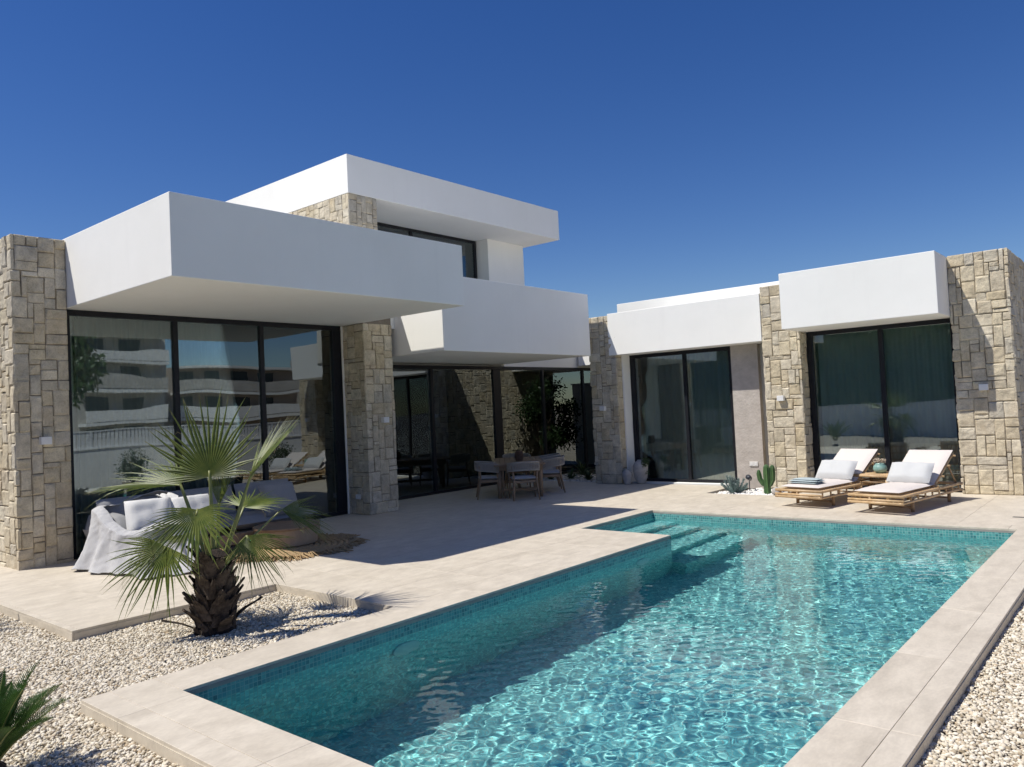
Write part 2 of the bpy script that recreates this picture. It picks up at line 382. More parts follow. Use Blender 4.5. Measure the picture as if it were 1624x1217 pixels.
# loose gravel: individual crushed stones near the camera and along the kerbs
def stones(name, rects, pitch, size, z, mat, seed, flat=.62, keep=None, label=None, layers=1):
    rng = np.random.default_rng(seed)
    t = (1+5**.5)/2
    ico = np.array([(-1, t, 0), (1, t, 0), (-1, -t, 0), (1, -t, 0), (0, -1, t), (0, 1, t), (0, -1, -t), (0, 1, -t), (t, 0, -1), (t, 0, 1), (-t, 0, -1), (-t, 0, 1)], float)
    ico /= np.linalg.norm(ico[0])
    fac = np.array([(0, 11, 5), (0, 5, 1), (0, 1, 7), (0, 7, 10), (0, 10, 11), (1, 5, 9), (5, 11, 4), (11, 10, 2), (10, 7, 6), (7, 1, 8), (3, 9, 4), (3, 4, 2), (3, 2, 6), (3, 6, 8), (3, 8, 9), (4, 9, 5), (2, 4, 11), (6, 2, 10), (8, 6, 7), (9, 8, 1)])
    C = []
    for (x0, x1, y0, y1) in rects:
        for L in range(layers):
            nx, ny = max(1, int((x1-x0)/pitch)), max(1, int((y1-y0)/pitch))
            X, Y = np.meshgrid((np.arange(nx)+.5)*(x1-x0)/nx+x0, (np.arange(ny)+.5)*(y1-y0)/ny+y0)
            p = np.stack([X.ravel(), Y.ravel()], 1)+rng.uniform(-.55, .55, (nx*ny, 2))*pitch
            p[:, 0] = np.clip(p[:, 0], x0+.006, x1-.006); p[:, 1] = np.clip(p[:, 1], y0+.006, y1-.006)
            C.append(np.column_stack([p, np.full(len(p), z+L*size*.45)]))
    C = np.concatenate(C)
    if keep is not None: C = C[keep(C[:, 0], C[:, 1], rng)]
    n = len(C)
    sc = size*rng.lognormal(0, .28, (n, 1))*rng.uniform(.7, 1.3, (n, 3)); sc[:, 2] *= flat
    V = ico[None]*rng.uniform(.72, 1.2, (n, 12, 1))*sc[:, None, :]
    a = rng.uniform(0, 2*PI, n); b = rng.uniform(-.7, .7, n)
    ca, sa, cb, sb = np.cos(a)[:, None], np.sin(a)[:, None], np.cos(b)[:, None], np.sin(b)[:, None]
    x, y, zz = V[..., 0], V[..., 1], V[..., 2]
    x, zz = x*cb-zz*sb, x*sb+zz*cb; x, y = x*ca-y*sa, x*sa+y*ca
    hill = np.array([nz(px*2.2, py*2.2, 0)*.012 for px, py in C[:, :2]])
    V = np.stack([x+C[:, None, 0], y+C[:, None, 1], zz+(C[:, 2]+hill+rng.uniform(-.004, .007, n))[:, None]], -1).reshape(-1, 3)
    F = (fac[None]+np.arange(n)[:, None, None]*12).reshape(-1)
    me = bpy.data.meshes.new(name); me.vertices.add(len(V)); me.vertices.foreach_set('co', V.astype(np.float32).ravel())
    me.loops.add(len(F)); me.loops.foreach_set('vertex_index', F.astype(np.int32))
    nf = len(F)//3; me.polygons.add(nf); me.polygons.foreach_set('loop_start', np.arange(0, nf*3, 3, dtype=np.int32))
    me.polygons.foreach_set('loop_total', np.full(nf, 3, np.int32)); me.update(calc_edges=True)
    at = me.attributes.new('shade', 'FLOAT', 'POINT'); at.data.foreach_set('value', np.repeat(rng.random(n), 12).astype(np.float32))
    me.materials.append(mat); me.validate()
    print(name, n)
    return link(name, me, kind='stuff', label=label)
def cam_keep(near, far):
    cx, cy = 4.648, -2.298
    def k(x, y, rng):
        d = np.hypot(x-cx, y-cy); az = np.degrees(np.arctan2(y-cy, x-cx))
        inside = (np.abs(((az-130.1)+180) % 360-180) < 44)
        p = np.clip(1-(d-near)/(far-near), 0.0, 1)
        return inside & (rng.random(len(x)) < np.maximum(p, .25*(d < far*1.3)))
    return k
stones('gravel', [(-6.3, -2.14, -1.6, .165), (-2.135, -.385, -1.6, 2.02), (-.385, 2.2, -1.8, -.434)], .0145, .0102, ZG+.002, M['gravel'], 5,
       keep=cam_keep(7.5, 11.5), label='loose crushed white gravel around the palm, left of the pool')
stones('gravel', [(3.693, 6.2, -1.5, 7.6)], .0145, .0102, ZG+.002, M['gravel'], 6,
       keep=cam_keep(5.5, 10), label='loose crushed white gravel along the right edge of the pool coping')

# ---------------------------------------------------------------- terrace, coping
T = {}
def tile_rects(parent, x0, x1, y0, y1, tw, tl, mat, ox=0, oy=0, z=0, th=.02, gap=.0024, stagger=0, name='tile'):
    i0 = math.floor((x0-ox)/tw); i1 = math.ceil((x1-ox)/tw)
    for i in range(i0, i1):
        s = (stagger*tl*(i % 2))
        j0 = math.floor((y0-oy-s)/tl); j1 = math.ceil((y1-oy-s)/tl)
        for j in range(j0, j1):
            a, b = max(x0, ox+i*tw), min(x1, ox+(i+1)*tw); c, d = max(y0, oy+s+j*tl), min(y1, oy+s+(j+1)*tl)
            if b-a < .02 or d-c < .02: continue
            key = (round(b-a, 3), round(d-c, 3), mat.name, th)
            if key not in T:
                mb = MB(); g = gap/2; e = .0015
                X0, X1, Y0, Y1 = g, b-a-g, g, d-c-g
                mb.add([(X0, Y0, -th), (X1, Y0, -th), (X1, Y1, -th), (X0, Y1, -th), (X0, Y0, -e), (X1, Y0, -e), (X1, Y1, -e), (X0, Y1, -e),
                        (X0+e, Y0+e, 0), (X1-e, Y0+e, 0), (X1-e, Y1-e, 0), (X0+e, Y1-e, 0)],
                       [(0, 1, 5, 4), (1, 2, 6, 5), (2, 3, 7, 6), (3, 0, 4, 7), (4, 5, 9, 8), (5, 6, 10, 9), (6, 7, 11, 10), (7, 4, 8, 11), (8, 9, 10, 11)])
                T[key] = mb.mesh('tile', mat)
            link(name, T[key], parent, loc=(a, c, z+random.uniform(-.0008, .0004)))
terrace = empty('terrace', kind='structure', label='wide terrace of large beige porcelain tiles between house and pool')
XT, YT0, YT1 = -2.134, .167, 2.02
XO0, YO0, XP1, YP1, YP2, XP0, XO1 = -.383, -.432, 3.282, 6.029, 7.865, -1.302, 3.691
BX0, BX1, BY0, BY1 = -1.50, -.34, 10.02, 10.92
PX0, PX1, PY0 = -6.41, -4.42, 11.16
base = MB()
BR = [(-7.6, XT, YT0, YT1), (-6.47, XO0-.0, YT1, YP1), (-6.47, XP0-.3, YP1, YP2+.3), (-6.47, BX0, YP2+.3, 11.14), (BX0, BX1, YP2+.3, BY0), (BX1, 8.0, YP2+.3, 11.14), (XO1, 8.0, YP2, YP2+.3)]
for r in BR: base.box(r[0]+.004, r[1]-.004, r[2]+.004, r[3]-.004, -.14, -.0205)
put('bedding', base, M['grout'], terrace)
TW, TL = .6, 1.2
for (a, b, c, d) in [(-7.6, XT, YT0, YT1), (-6.47, XO0, YT1, YP1), (-6.47, XP0-.3, YP1, YP2+.3), (-6.47, BX0, YP2+.3, 11.14), (BX0, BX1, YP2+.3, BY0), (BX1, 8., YP2+.3, 11.14), (XO1, 8., YP2, YP2+.3)]:
    tile_rects(terrace, a, b, c, d, TL, TW, M['tile'], XT, YT1, stagger=0)
# risers (edge tiles) of the terrace
def riser(parent, x0, x1, y0, y1, z0=-.13, z1=-.021, name='edge_tile', mat=None):
    mb = MB(); mb.box(x0, x1, y0, y1, z0, z1); return put(name, mb, mat or M['tile'], parent)
for i in range(5):
    riser(terrace, max(-7.6, XT-(i+1)*1.2)+.002, XT-i*1.2-.002, YT0-.002, YT0+.012)
riser(terrace, XT-.010, XT+.002, YT0+.014, YT0+1.2); riser(terrace, XT-.010, XT+.002, YT0+1.203, YT1-.002)
riser(terrace, XT+.004, XT+1.2, YT1-.002, YT1+.010); riser(terrace, XT+1.203, XO0-.002, YT1-.002, YT1+.010)

coping = empty('pool_coping', kind='structure', label='beige tiled coping framing the swimming pool')
cb = MB()
for r in [(XO0, 0, YO0, 6.03), (0, XP1, YO0, 0), (XP1, XO1, YO0, YP2), (XP0-.3, XP0, YP1, YP2), (XP0-.3, XP1+.409, YP2, YP2+.3)]:
    cb.box(r[0]+.02 if r[0] in (XO0,) else r[0]+.022, r[1]-.022, r[2]+.022, r[3]-.022, -.14, -.0205)
put('bedding', cb, M['grout'], coping)
for r in [(XO0, XO0+.27-.154, YO0, YP1), (XO0+.116, 0, YO0+.0, YP1)]:
    pass
# left long strip (two lanes), near strip (two lanes), right strip (two lanes), alcove + far strips
tile_rects(coping, XO0, 0, 0, YP1, XO0*-1, 1.2, M['tile'], XO0, .35)
tile_rects(coping, XO0, XO1, YO0, YO0+.162, 1.2, .162, M['tile'], 1.314-2.4, YO0)
tile_rects(coping, XO0, XO1, YO0+.162, 0, 1.2, .27, M['tile'], 1.314-2.4, YO0+.162)
tile_rects(coping, XP1, XP1+.272, 0, YP2, .272, 1.2, M['tile'], XP1, .45)
tile_rects(coping, XP1+.272, XO1, 0, YP2, XO1-XP1-.272, 1.2, M['tile'], XP1+.272, .45)
tile_rects(coping, XP0-.3, XP0, YP1, YP2, .3, 1.2, M['tile'], XP0-.3, YP1)
tile_rects(coping, XP0-.3, XO1, YP2, YP2+.3, 1.2, .3, M['tile'], XP0-.3, YP2)
for i in range(4):
    a, b = 1.314-2.4+i*1.2, 1.314-1.2+i*1.2
    riser(coping, max(a, XO0)+.002, min(b, XO1)-.002, YO0-.003, YO0+.012, -.14)
for i in range(7):
    a, b = .45-1.2+i*1.2, .45+i*1.2
    riser(coping, XO1-.012, XO1+.003, max(a, YO0+.014)+.002, min(b, YP2)-.002, -.14)
    if b < YT1+.3: riser(coping, XO0-.003, XO0+.012, max(a, YO0+.014)+.002, min(b, YT1)-.002, -.14)
# dark underside lip just below the coping tiles, against the water
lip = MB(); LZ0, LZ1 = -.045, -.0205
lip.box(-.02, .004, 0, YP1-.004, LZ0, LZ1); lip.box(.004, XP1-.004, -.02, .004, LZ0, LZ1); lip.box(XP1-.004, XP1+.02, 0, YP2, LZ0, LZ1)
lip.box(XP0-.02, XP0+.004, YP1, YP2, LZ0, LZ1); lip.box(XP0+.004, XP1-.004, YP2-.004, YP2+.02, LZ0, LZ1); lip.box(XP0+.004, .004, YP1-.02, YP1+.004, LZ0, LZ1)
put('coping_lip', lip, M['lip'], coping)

# ---------------------------------------------------------------- pool shell, steps, water
DEEP = -1.5
def uvquad(mb, uvs, p, uv):
    mb.add(p, [(0, 1, 2, 3)]); uvs.extend(uv)
def pool_mesh(name, quads, mat, parent=None):
    me = bpy.data.meshes.new(name); v = []; f = []; uv = []
    for q in quads:
        o = len(v); v += q; f.append((o, o+1, o+2, o+3))
        a, b, d = Vector(q[0]), Vector(q[1]), Vector(q[3])
        n = (b-a).cross(d-a)
        for p in q:
            if abs(n.z) > abs(n.x) and abs(n.z) > abs(n.y): uv.append((p[0], p[1]))
            elif abs(n.x) > abs(n.y): uv.append((p[1], p[2]))
            else: uv.append((p[0], p[2]))
    me.from_pydata(v, [], f); l = me.uv_layers.new(name='UVMap'); l.data.foreach_set('uv', [c for x in uv for c in x])
    me.materials.append(mat); me.update()
    o = link(name, me, parent); o.cycles.is_caustics_receiver = True; return o
def vwall(x0, y0, x1, y1, z0, z1): return [(x0, y0, z0), (x1, y1, z0), (x1, y1, z1), (x0, y0, z1)]
def flat(x0, x1, y0, y1, z): return [(x0, y0, z), (x1, y0, z), (x1, y1, z), (x0, y1, z)]
basin = empty('pool_basin', kind='structure', label='L-shaped pool basin lined with small green-blue mosaic')
e = .004; ZT = -.0455
for nm, za, zb, mm in (('basin_wall', DEEP, -.1305, 'mosaic_lit_underwater'), ('waterline_band', -.1305, ZT, 'mosaic')):
    pool_mesh(nm, [vwall(e, e, e, YP1-e, za, zb), vwall(XP1-e, e, e, e, za, zb), vwall(XP1-e, YP2-e, XP1-e, e, za, zb),
                   vwall(XP0+e, YP2-e, XP1-e, YP2-e, za, zb), vwall(XP0+e, YP1+e, XP0+e, YP2-e, za, zb), vwall(e, YP1+e-.008, XP0+e, YP1+e-.008, za, zb)], M[mm], basin)
pool_mesh('basin_floor', [flat(e, XP1-e, e, YP2-e, DEEP), flat(XP0+e, e, YP1, YP2-e, DEEP)], M['mosaic_lit_underwater'], basin)
treads = [(-1.298, -.93, -.30), (-.93, -.56, -.54), (-.56, -.19, -.78), (-.19, .20, -1.02)]
for k, (a, b, z) in enumerate(treads):
    q = [flat(a, b, YP1-.003, YP2-.006, z), vwall(b, YP2-.006, b, YP1-.003, DEEP if k == 3 else treads[k+1][2], z)]
    if b > 0: q.append(vwall(b, YP1-.003, max(a, e), YP1-.003, DEEP, z))
    pool_mesh('step', q, M['mosaic_lit_shallow'], basin)
for (y, z) in [(1.78, -.42), (5.35, -.42)]:
    mb = MB(); mb.tube([(.004, y, z), (.022, y, z), (.034, y, z)], [.14, .135, .07], 28); o = put('pool_light', mb, M['poollamp'], basin)
    o.cycles.is_caustics_receiver = True

def make_water_mesh():
    x0, x1, y0, y1 = XP0+e+.001, XP1-e-.001, e+.001, YP2-e-.001
    st = .0098; nx, ny = int((x1-x0)/st)+1, int((y1-y0)/st)+1
    X, Y = np.meshgrid(np.linspace(x0, x1, nx), np.linspace(y0, y1, ny)); rng = np.random.default_rng(3); Z = np.zeros_like(X)
    for i in range(90):
        lam = .040*(4.4**rng.random()); a = rng.normal(0, 1)*.0054*(lam**2.0); th = rng.random()*2*PI
        Z += a*np.sin(2*PI/lam*(X*math.cos(th)+Y*math.sin(th))+rng.random()*6.28)
    for i in range(10):
        lam = rng.uniform(.6, 1.6); th = rng.normal(1.2, .5); Z += rng.normal(0, 1)*.0007*np.sin(2*PI/lam*(X*math.cos(th)+Y*math.sin(th))+rng.random()*6.28)
    V = np.stack([X, Y, Z-.125], -1).reshape(-1, 3); ix = np.arange(nx*ny).reshape(ny, nx)
    q = np.stack([ix[:-1, :-1], ix[:-1, 1:], ix[1:, 1:], ix[1:, :-1]], -1).reshape(-1, 4)
    c = V[q].mean(1); q = q[~((c[:, 0] < e) & (c[:, 1] < YP1))]
    me = bpy.data.meshes.new('pool_water'); me.from_pydata(V.tolist(), [], q.tolist())
    me.polygons.foreach_set('use_smooth', [True]*len(me.polygons)); me.materials.append(M['water']); me.update()
    o = link('pool_water', me, kind='structure', label='clear turquoise pool water with small ripples'); o.cycles.is_caustics_caster = True
make_water_mesh()

# ================================================================= VILLA
villa = empty('villa', label='white flat-roofed villa with cream stone columns and floor-to-ceiling windows', cat='house')
def wbox(name, x0, x1, y0, y1, z0, z1, mat='plaster', bevel=.008, parent=None, **kw):
    mb = MB(); mb.box(x0, x1, y0, y1, z0, z1); return put(name, mb, M[mat], parent or villa, bevel=bevel, **kw)
XC, XS, YS0, YS1, ZS0, ZS1 = -5.668, -2.990, 1.508, 5.80, 3.111, 3.98
XG1, XG2 = -5.825, -6.47
XU, YU0, YU1, ZU0, ZU1 = -4.149, 6.50, 10.639, 2.585, 3.822
YR = 10.93; YG3, YG4 = 11.42, 11.29
# roofs
wbox('roof_slab', -13, XS, YS0, YS1, ZS0, ZS1)
wbox('roof_slab', -13, XU, YU0, YU1, ZU0, ZU1)
wbox('roof_link', -13, -5.30, YS1+.003, YU0-.003, 3.05, 3.7, bevel=0)
wbox('roof_link', -13, XG2+.012, YU1+.003, 15.9, 2.535, 3.3, bevel=0)
wbox('fascia', -3.899, -.733, YR-.012, 15.9, 2.573, 3.416)
wbox('fascia', -.10, 2.189, 10.209, 15.9, 2.677, 3.589)
wbox('roof_link', -.73, -.102, YR+.06, 15.9, 2.60, 3.5, bevel=0)
wbox('parapet', -5.157, 1.4, 13.311, 15.85, 3.2, 3.94)
wbox('roof_link', -6.4, -3.901, 13.4, 15.85, 2.58, 3.3, bevel=0)
wbox('roof_link', 2.192, 2.9, YR+.65, 15.9, 2.68, 3.5, bevel=0)
# upper storey
XW, YW0, YW1, ZW0, ZW1 = -8.263, 7.994, 15.42, 6.31, 7.136
wbox('upper_roof', -17, XW, YW0, YW1, ZW0, ZW1)
wbox('upper_wall', -13.5, -9.43, 13.66, 15.2, 3.3, ZW0-.002, bevel=0)
wbox('upper_wall', -13.5, -9.3, YW0+.12, 8.75, 3.71, ZW0-.002, bevel=0)
wbox('upper_back_wall', -13.8, -13.5, YW0+.2, 15.2, 3.3, ZW0-.002, 'inside', bevel=0)
wbox('upper_floor', -13.4, -9.9, 8.76, 13.6, 3.83, 3.9, 'inside_floor', bevel=0)

def stone_face(parent, path, z0, z1, seed, cell=.062, prob=1):
    """irregular ashlar built over an unfolded polyline path (outward = right hand side of travel)"""
    rnd = random.Random(seed); pts = [Vector((*p, 0)) for p in path]
    seg = [(pts[i+1]-pts[i]) for i in range(len(pts)-1)]; ln = [s.length for s in seg]; cum = [0]
    for l in ln: cum.append(cum[-1]+l)
    tot = cum[-1]; nu = max(3, round(tot/cell)); nv = round((z1-z0)/cell); cu, cv = tot/nu, (z1-z0)/nv
    # move the grid lines nearest to a corner onto it
    lines = [i*cu for i in range(nu+1)]
    for c in cum[1:-1]:
        k = min(range(1, nu), key=lambda i: abs(lines[i]-c)); lines[k] = c
    nrm = [Vector((s.y, -s.x, 0)).normalized() for s in seg]
    def P(u, v, d):
        k = 0
        while k < len(seg)-1 and u > cum[k+1]+1e-6: k += 1
        p = pts[k]+seg[k]*((u-cum[k])/ln[k]); n = nrm[k]
        for c in range(1, len(cum)-1):
            if abs(u-cum[c]) < 1e-4: n = nrm[c-1]+nrm[c]
        return p+n*d+Vector((0, 0, v))
    occ = [[False]*nu for _ in range(nv)]; rects = []
    for j in range(nv):
        for i in range(nu):
            if occ[j][i]: continue
            mw = 1
            while i+mw < nu and not occ[j][i+mw] and mw < 6: mw += 1
            w = min(mw, rnd.choice((2, 2, 3, 3, 3, 4, 4, 5))); h = min(nv-j, rnd.choice((2, 2, 3, 3, 4, 4, 5, 1)))
            if mw-w == 1 and rnd.random() < .75: w = min(mw, w+1)
            if nv-j-h == 1: h += 1
            if w == 1 and h == 1: h = min(nv-j, 2)
            if w*h > 18: h = 3
            for jj in range(j, j+h):
                for ii in range(i, i+w): occ[jj][ii] = True
            rects.append((i, i+w, j, j+h))
    assert len(rects) <= 300, (seed, len(rects))
    for (a, b, c, d) in rects:
        ua, ub, va, vb = lines[a], lines[b], z0+c*cv, z0+d*cv
        g = .0035; ja = [rnd.uniform(-.008, .008) for _ in range(8)]
        us = [0, .07, .36, .66, .93, 1]
        cs = [q for q in cum[1:-1] if ua+1e-4 < q < ub-1e-4]
        U = [ua+g+(ub-ua-2*g)*t for t in us]
        for q in cs:
            k = min(range(1, len(U)-1), key=lambda i: abs(U[i]-q)); U[k] = q
        V = [va+g+(vb-va-2*g)*t for t in (0, .08, .38, .66, .92, 1)]
        proud = rnd.uniform(-.004, .010); verts = []; n = len(U); m = len(V); sd = rnd.random()*50
        tilt = rnd.uniform(-.006, .006); tv = rnd.uniform(-.006, .006)
        for jv in range(m):
            for iu in range(n):
                bu = iu in (0, n-1); bv = jv in (0, m-1)
                u, v = U[iu], V[jv]; tu = iu/(n-1); tt = jv/(m-1)
                if cs and abs(u-cs[0]) < 1e-5: pass
                elif not any(abs(u-q) < .012 for q in (0, tot)) or True:
                    if bu and not any(abs((ua if iu == 0 else ub)-q) < 1e-4 for q in cum): u += (ja[0]*(1-tt)+ja[1]*tt) if iu == 0 else (ja[2]*(1-tt)+ja[3]*tt)
                if bv and 0 < c+jv and (jv == 0 or d < nv) and not (jv == 0 and c == 0): v += (ja[4]*(1-tu)+ja[5]*tu) if jv == 0 else (ja[6]*(1-tu)+ja[7]*tu)
                if bu or bv: dd = proud-.010 - (.004 if bu and bv else 0)
                else: dd = proud+tilt*(tu-.5)*2+tv*(tt-.5)*2+.009*nz(u*9+sd, v*9, sd)+.005*nz(u*26, v*26+sd, 3)
                verts.append(P(u, v, dd))
        faces = [(j*n+i, j*n+i+1, (j+1)*n+i+1, (j+1)*n+i) for j in range(m-1) for i in range(n-1)]
        rim = list(range(n))+[j*n+n-1 for j in range(1, m)]+[(m-1)*n+i for i in range(n-2, -1, -1)]+[j*n for j in range(m-2, 0, -1)]
        o = len(verts)
        for r in rim:
            jv, iu = divmod(r, n); uu = U[iu] if not (0 < iu < n-1) else U[iu]
            verts.append(P(uu, V[jv], -.035))
        L = len(rim)
        for k in range(L): faces.append((rim[(k+1) % L], rim[k], o+k, o+(k+1) % L))
        mb = MB(); mb.add(verts, faces); put('stone', mb, M['stone'], parent)
def column(path, z0, z1, core, seed, label=None):
    """core: x0,x1,y0,y1 outer size; joint-coloured core recessed behind the stones"""
    x0, x1, y0, y1 = core; q = .016
    mb = MB(); mb.box(x0+q, x1-q, y0+q, y1-q, z0-.02, z1-.02)
    c = put('stone_column', mb, M['mortar'], villa, label=label)
    stone_face(c, path, z0, z1, seed); return c
column([(-6.5, .902), (XC, .902), (XC, 1.503)], -.08, 3.955, (-6.5, XC, .902, 1.503), 1)
column([(XG1-.05, 5.785), (-5.259, 5.785), (-5.259, 6.392)], 0, 3.109, (-5.95, -5.259, 5.785, 6.392), 2)
mb = MB(); mb.box(-5.95, -5.275, 5.803, 6.392, 3.10, 3.6); put('column_head', mb, M['mortar'], villa)
column([(-4.376, 11.9), (-4.376, YR), (-3.752, YR), (-3.752, YG3-.06)], 0, 3.388, (-4.376, -3.752, YR, 11.9), 3)
mbw = MB(); mbw.box(-4.36, -4.1, 11.905, 15.2, 0, 3.37); cw = put('passage_wall', mbw, M['mortar'], villa); stone_face(cw, [(-4.376, 15.2), (-4.376, 11.905)], 0, 3.388, 7, .07)
column([(-.73, YG3+.2), (-.73, YR), (-.079, YR), (-.079, YG4-.03)], 0, 3.525, (-.73, -.079, YR, YG4-.03), 4)
column([(2.200, YG4-.03), (2.2, YR+.05), (2.974, YR+.05), (2.974, 12.0)], 0, 3.598, (2.2, 2.974, YR+.05, 12.0), 5)
mbw = MB(); mbw.box(2.25, 2.958, 12.003, 15.88, 0, 3.58); cw = put('side_wall', mbw, M['mortar'], villa); stone_face(cw, [(2.974, 12.003), (2.974, 15.1)], 0, 3.598, 8, .074)
column([(-10.4, YW0+.006), (XW-.006, YW0+.006), (XW-.006, 8.764)], 3.9, ZW0-.003, (-10.4, XW-.006, YW0+.006, 8.764), 6)

# ---- sliding windows
def window_x(x, ys, z0, z1, fw=.055, thick=None, handle_y=None):
    """glass wall in a plane of constant x; ys = mullion lines"""
    w_ = link('sliding_window', None, villa); w_.empty_display_size = .1
    mb = MB(); d0, d1 = x-.05, x+.03
    mb.box(d0, d1, ys[0], ys[-1], z1-.07, z1); mb.box(d0, d1, ys[0], ys[-1], z0, z0+.055)
    for k, y in enumerate(ys):
        t = (thick or {}).get(k, fw)
        if k == 0: a, b = y, y+t
        elif k == len(ys)-1: a, b = y-t, y
        else: a, b = y-t/2, y+t/2
        mb.box(d0+.001, d1+.002, a, b, z0+.055, z1-.07)
    put('frame', mb, M['black'], w_, bevel=.003)
    for k in range(len(ys)-1):
        mb = MB(); mb.box(x-.012, x, ys[k]+.012, ys[k+1]-.012, z0+.03, z1-.03); put('pane', mb, M['glass'], w_)
    if handle_y is not None:
        mb = MB(); mb.box(x+.034, x+.06, handle_y-.014, handle_y+.014, z0+.95, z0+1.2); put('handle', mb, M['black'], w_, bevel=.003)
    return w_
def window_y(y, xs, z0, z1, fw=.055, thick=None, handle_x=None):
    w_ = link('sliding_window', None, villa); w_.empty_display_size = .1
    mb = MB(); d0, d1 = y-.03, y+.05
    mb.box(xs[0], xs[-1], d0, d1, z1-.07, z1); mb.box(xs[0], xs[-1], d0, d1, z0, z0+.055)
    for k, x in enumerate(xs):
        t = (thick or {}).get(k, fw)
        if k == 0: a, b = x, x+t
        elif k == len(xs)-1: a, b = x-t, x
        else: a, b = x-t/2, x+t/2
        mb.box(a, b, d0-.002, d1-.001, z0+.055, z1-.07)
    put('frame', mb, M['black'], w_, bevel=.003)
    for k in range(len(xs)-1):
        mb = MB(); mb.box(xs[k]+.012, xs[k+1]-.012, y, y+.012, z0+.03, z1-.03); put('pane', mb, M['glass'], w_)
    if handle_x is not None:
        mb = MB(); mb.box(handle_x-.014, handle_x+.014, y-.06, y-.034, z0+.95, z0+1.2); put('handle', mb, M['black'], w_, bevel=.003)
    return w_
window_x(XG1, [1.506, 2.93, 4.27, 5.745], .0, 3.108, .07, {3: .17}, 5.6)
wbox('window_reveal', XG1-.05, XG1+.04, 5.747, 5.783, 0, 3.109, bevel=0)
window_x(XG2, [6.40, 8.42, 10.37, 12.0, 13.62, 14.9], .0, 2.535, .07, {2: .24})
window_y(YG3, [-3.715, -2.50, -1.525], .02, 2.572, .06, {0: .10}, -3.66)
window_y(YG4, [-.076, 1.11, 2.197], .0, 2.676, .07, {0: .09}, -.03)
window_x(-9.86, [8.77, 11.2, 13.62], 3.9, ZW0-.004, .08)
wbox('window_reveal', -3.748, -3.717, YR+.2, YG3+.05, 0, 2.572, bevel=0)
wbox('door_threshold', -3.7, -1.53, YG3-.20, YG3-.034, -.06, .018, bevel=.003)
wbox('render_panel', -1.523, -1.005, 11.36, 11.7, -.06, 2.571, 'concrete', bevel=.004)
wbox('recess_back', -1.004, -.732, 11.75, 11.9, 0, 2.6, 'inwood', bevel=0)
# walls between wings & interiors
def room(x0, x1, y0, y1, z0, z1, skip=()):
    """floor, ceiling and the far walls of a room, each a real slab"""
    t = .12
    wbox('room_floor', x0, x1, y0, y1, z0-.1, z0-.004, 'inside_floor', bevel=0)
    wbox('room_ceiling', x0, x1, y0, y1, z1, z1+.04, 'inside', bevel=0)
    if 'x0' not in skip: wbox('room_wall', x0-t, x0, y0, y1, z0, z1, 'inside', bevel=0)
    if 'y0' not in skip: wbox('room_wall', x0, x1, y0-t, y0, z0, z1, 'inside', bevel=0)
    if 'y1' not in skip: wbox('room_wall', x0, x1, y1, y1+t, z0, z1, 'inside', bevel=0)
    if 'x1' not in skip: wbox('room_wall', x1, x1+t, y0, y1, z0, z1, 'inside', bevel=0)
room(-11.5, XG1-.06, 1.63, 5.92, 0, 3.06, ('x1', 'x0'))
wbox('room_wall', -11.62, -11.5, 1.63, 4.899, 0, 3.06, 'inside', bevel=0); wbox('room_wall', -11.62, -11.5, 4.9, 5.92, 0, 3.06, 'inside', bevel=0)
wbox('return_wall', -11.5, -5.96, 5.93, 6.39, 0, 3.05, bevel=0)
room(-11.5, XG2-.06, 6.42, 15.6, 0, 2.53, ('x1', 'x0'))
wbox('room_wall', -11.62, -11.5, 6.42, 7.2, 0, 2.53, 'inside', bevel=0); wbox('room_wall', -11.62, -11.5, 10.4, 10.9, 0, 2.53, 'inside', bevel=0)
wbox('room_wall', -11.62, -11.5, 13.6, 15.6, 0, 2.53, 'inside', bevel=0)
room(-3.74, -1.03, YG3+.06, 15.4, 0, 2.56, ('y0',))
room(-.06, 2.19, YG4+.06, 15.4, 0, 2.665, ('y0',))

# ---- little fittings
def fitting(name, x0, x1, y0, y1, z0, z1, mat, **kw): return wbox(name, x0, x1, y0, y1, z0, z1, mat, bevel=.004, **kw)
LW, LH, LD = .115, .092, .085
def lamp_x(x, y, z): fitting('wall_lamp', x+.006, x+LD, y-LW/2, y+LW/2, z-LH/2, z+LH/2, 'lamp')
def lamp_y(x, y, z): fitting('wall_lamp', x-LW/2, x+LW/2, y-LD, y-.006, z-LH/2, z+LH/2, 'lamp')
lamp_x(XC, 1.205, 1.49); lamp_x(-5.259, 6.13, 1.52); lamp_y(-4.09, YR, 1.52); lamp_y(-.44, YR, 1.56); lamp_y(2.574, YR+.05, 1.585)
def socket_y(x, y, z, w=.16, h=.085):
    s_ = fitting('power_socket', x-w/2, x+w/2, y-.014, y, z-h/2, z+h/2, 'plastic')
    mb = MB()
    for k in (-1, 1): mb.box(x+k*w/4-.022, x+k*w/4+.022, y-.018, y-.0145, z-.024, z+.024)
    put('cover', mb, M['lamp'], s_, bevel=.002)
socket_y(-1.19, 11.358, .387); socket_y(-5.53, 5.768, .29, .12, .08)

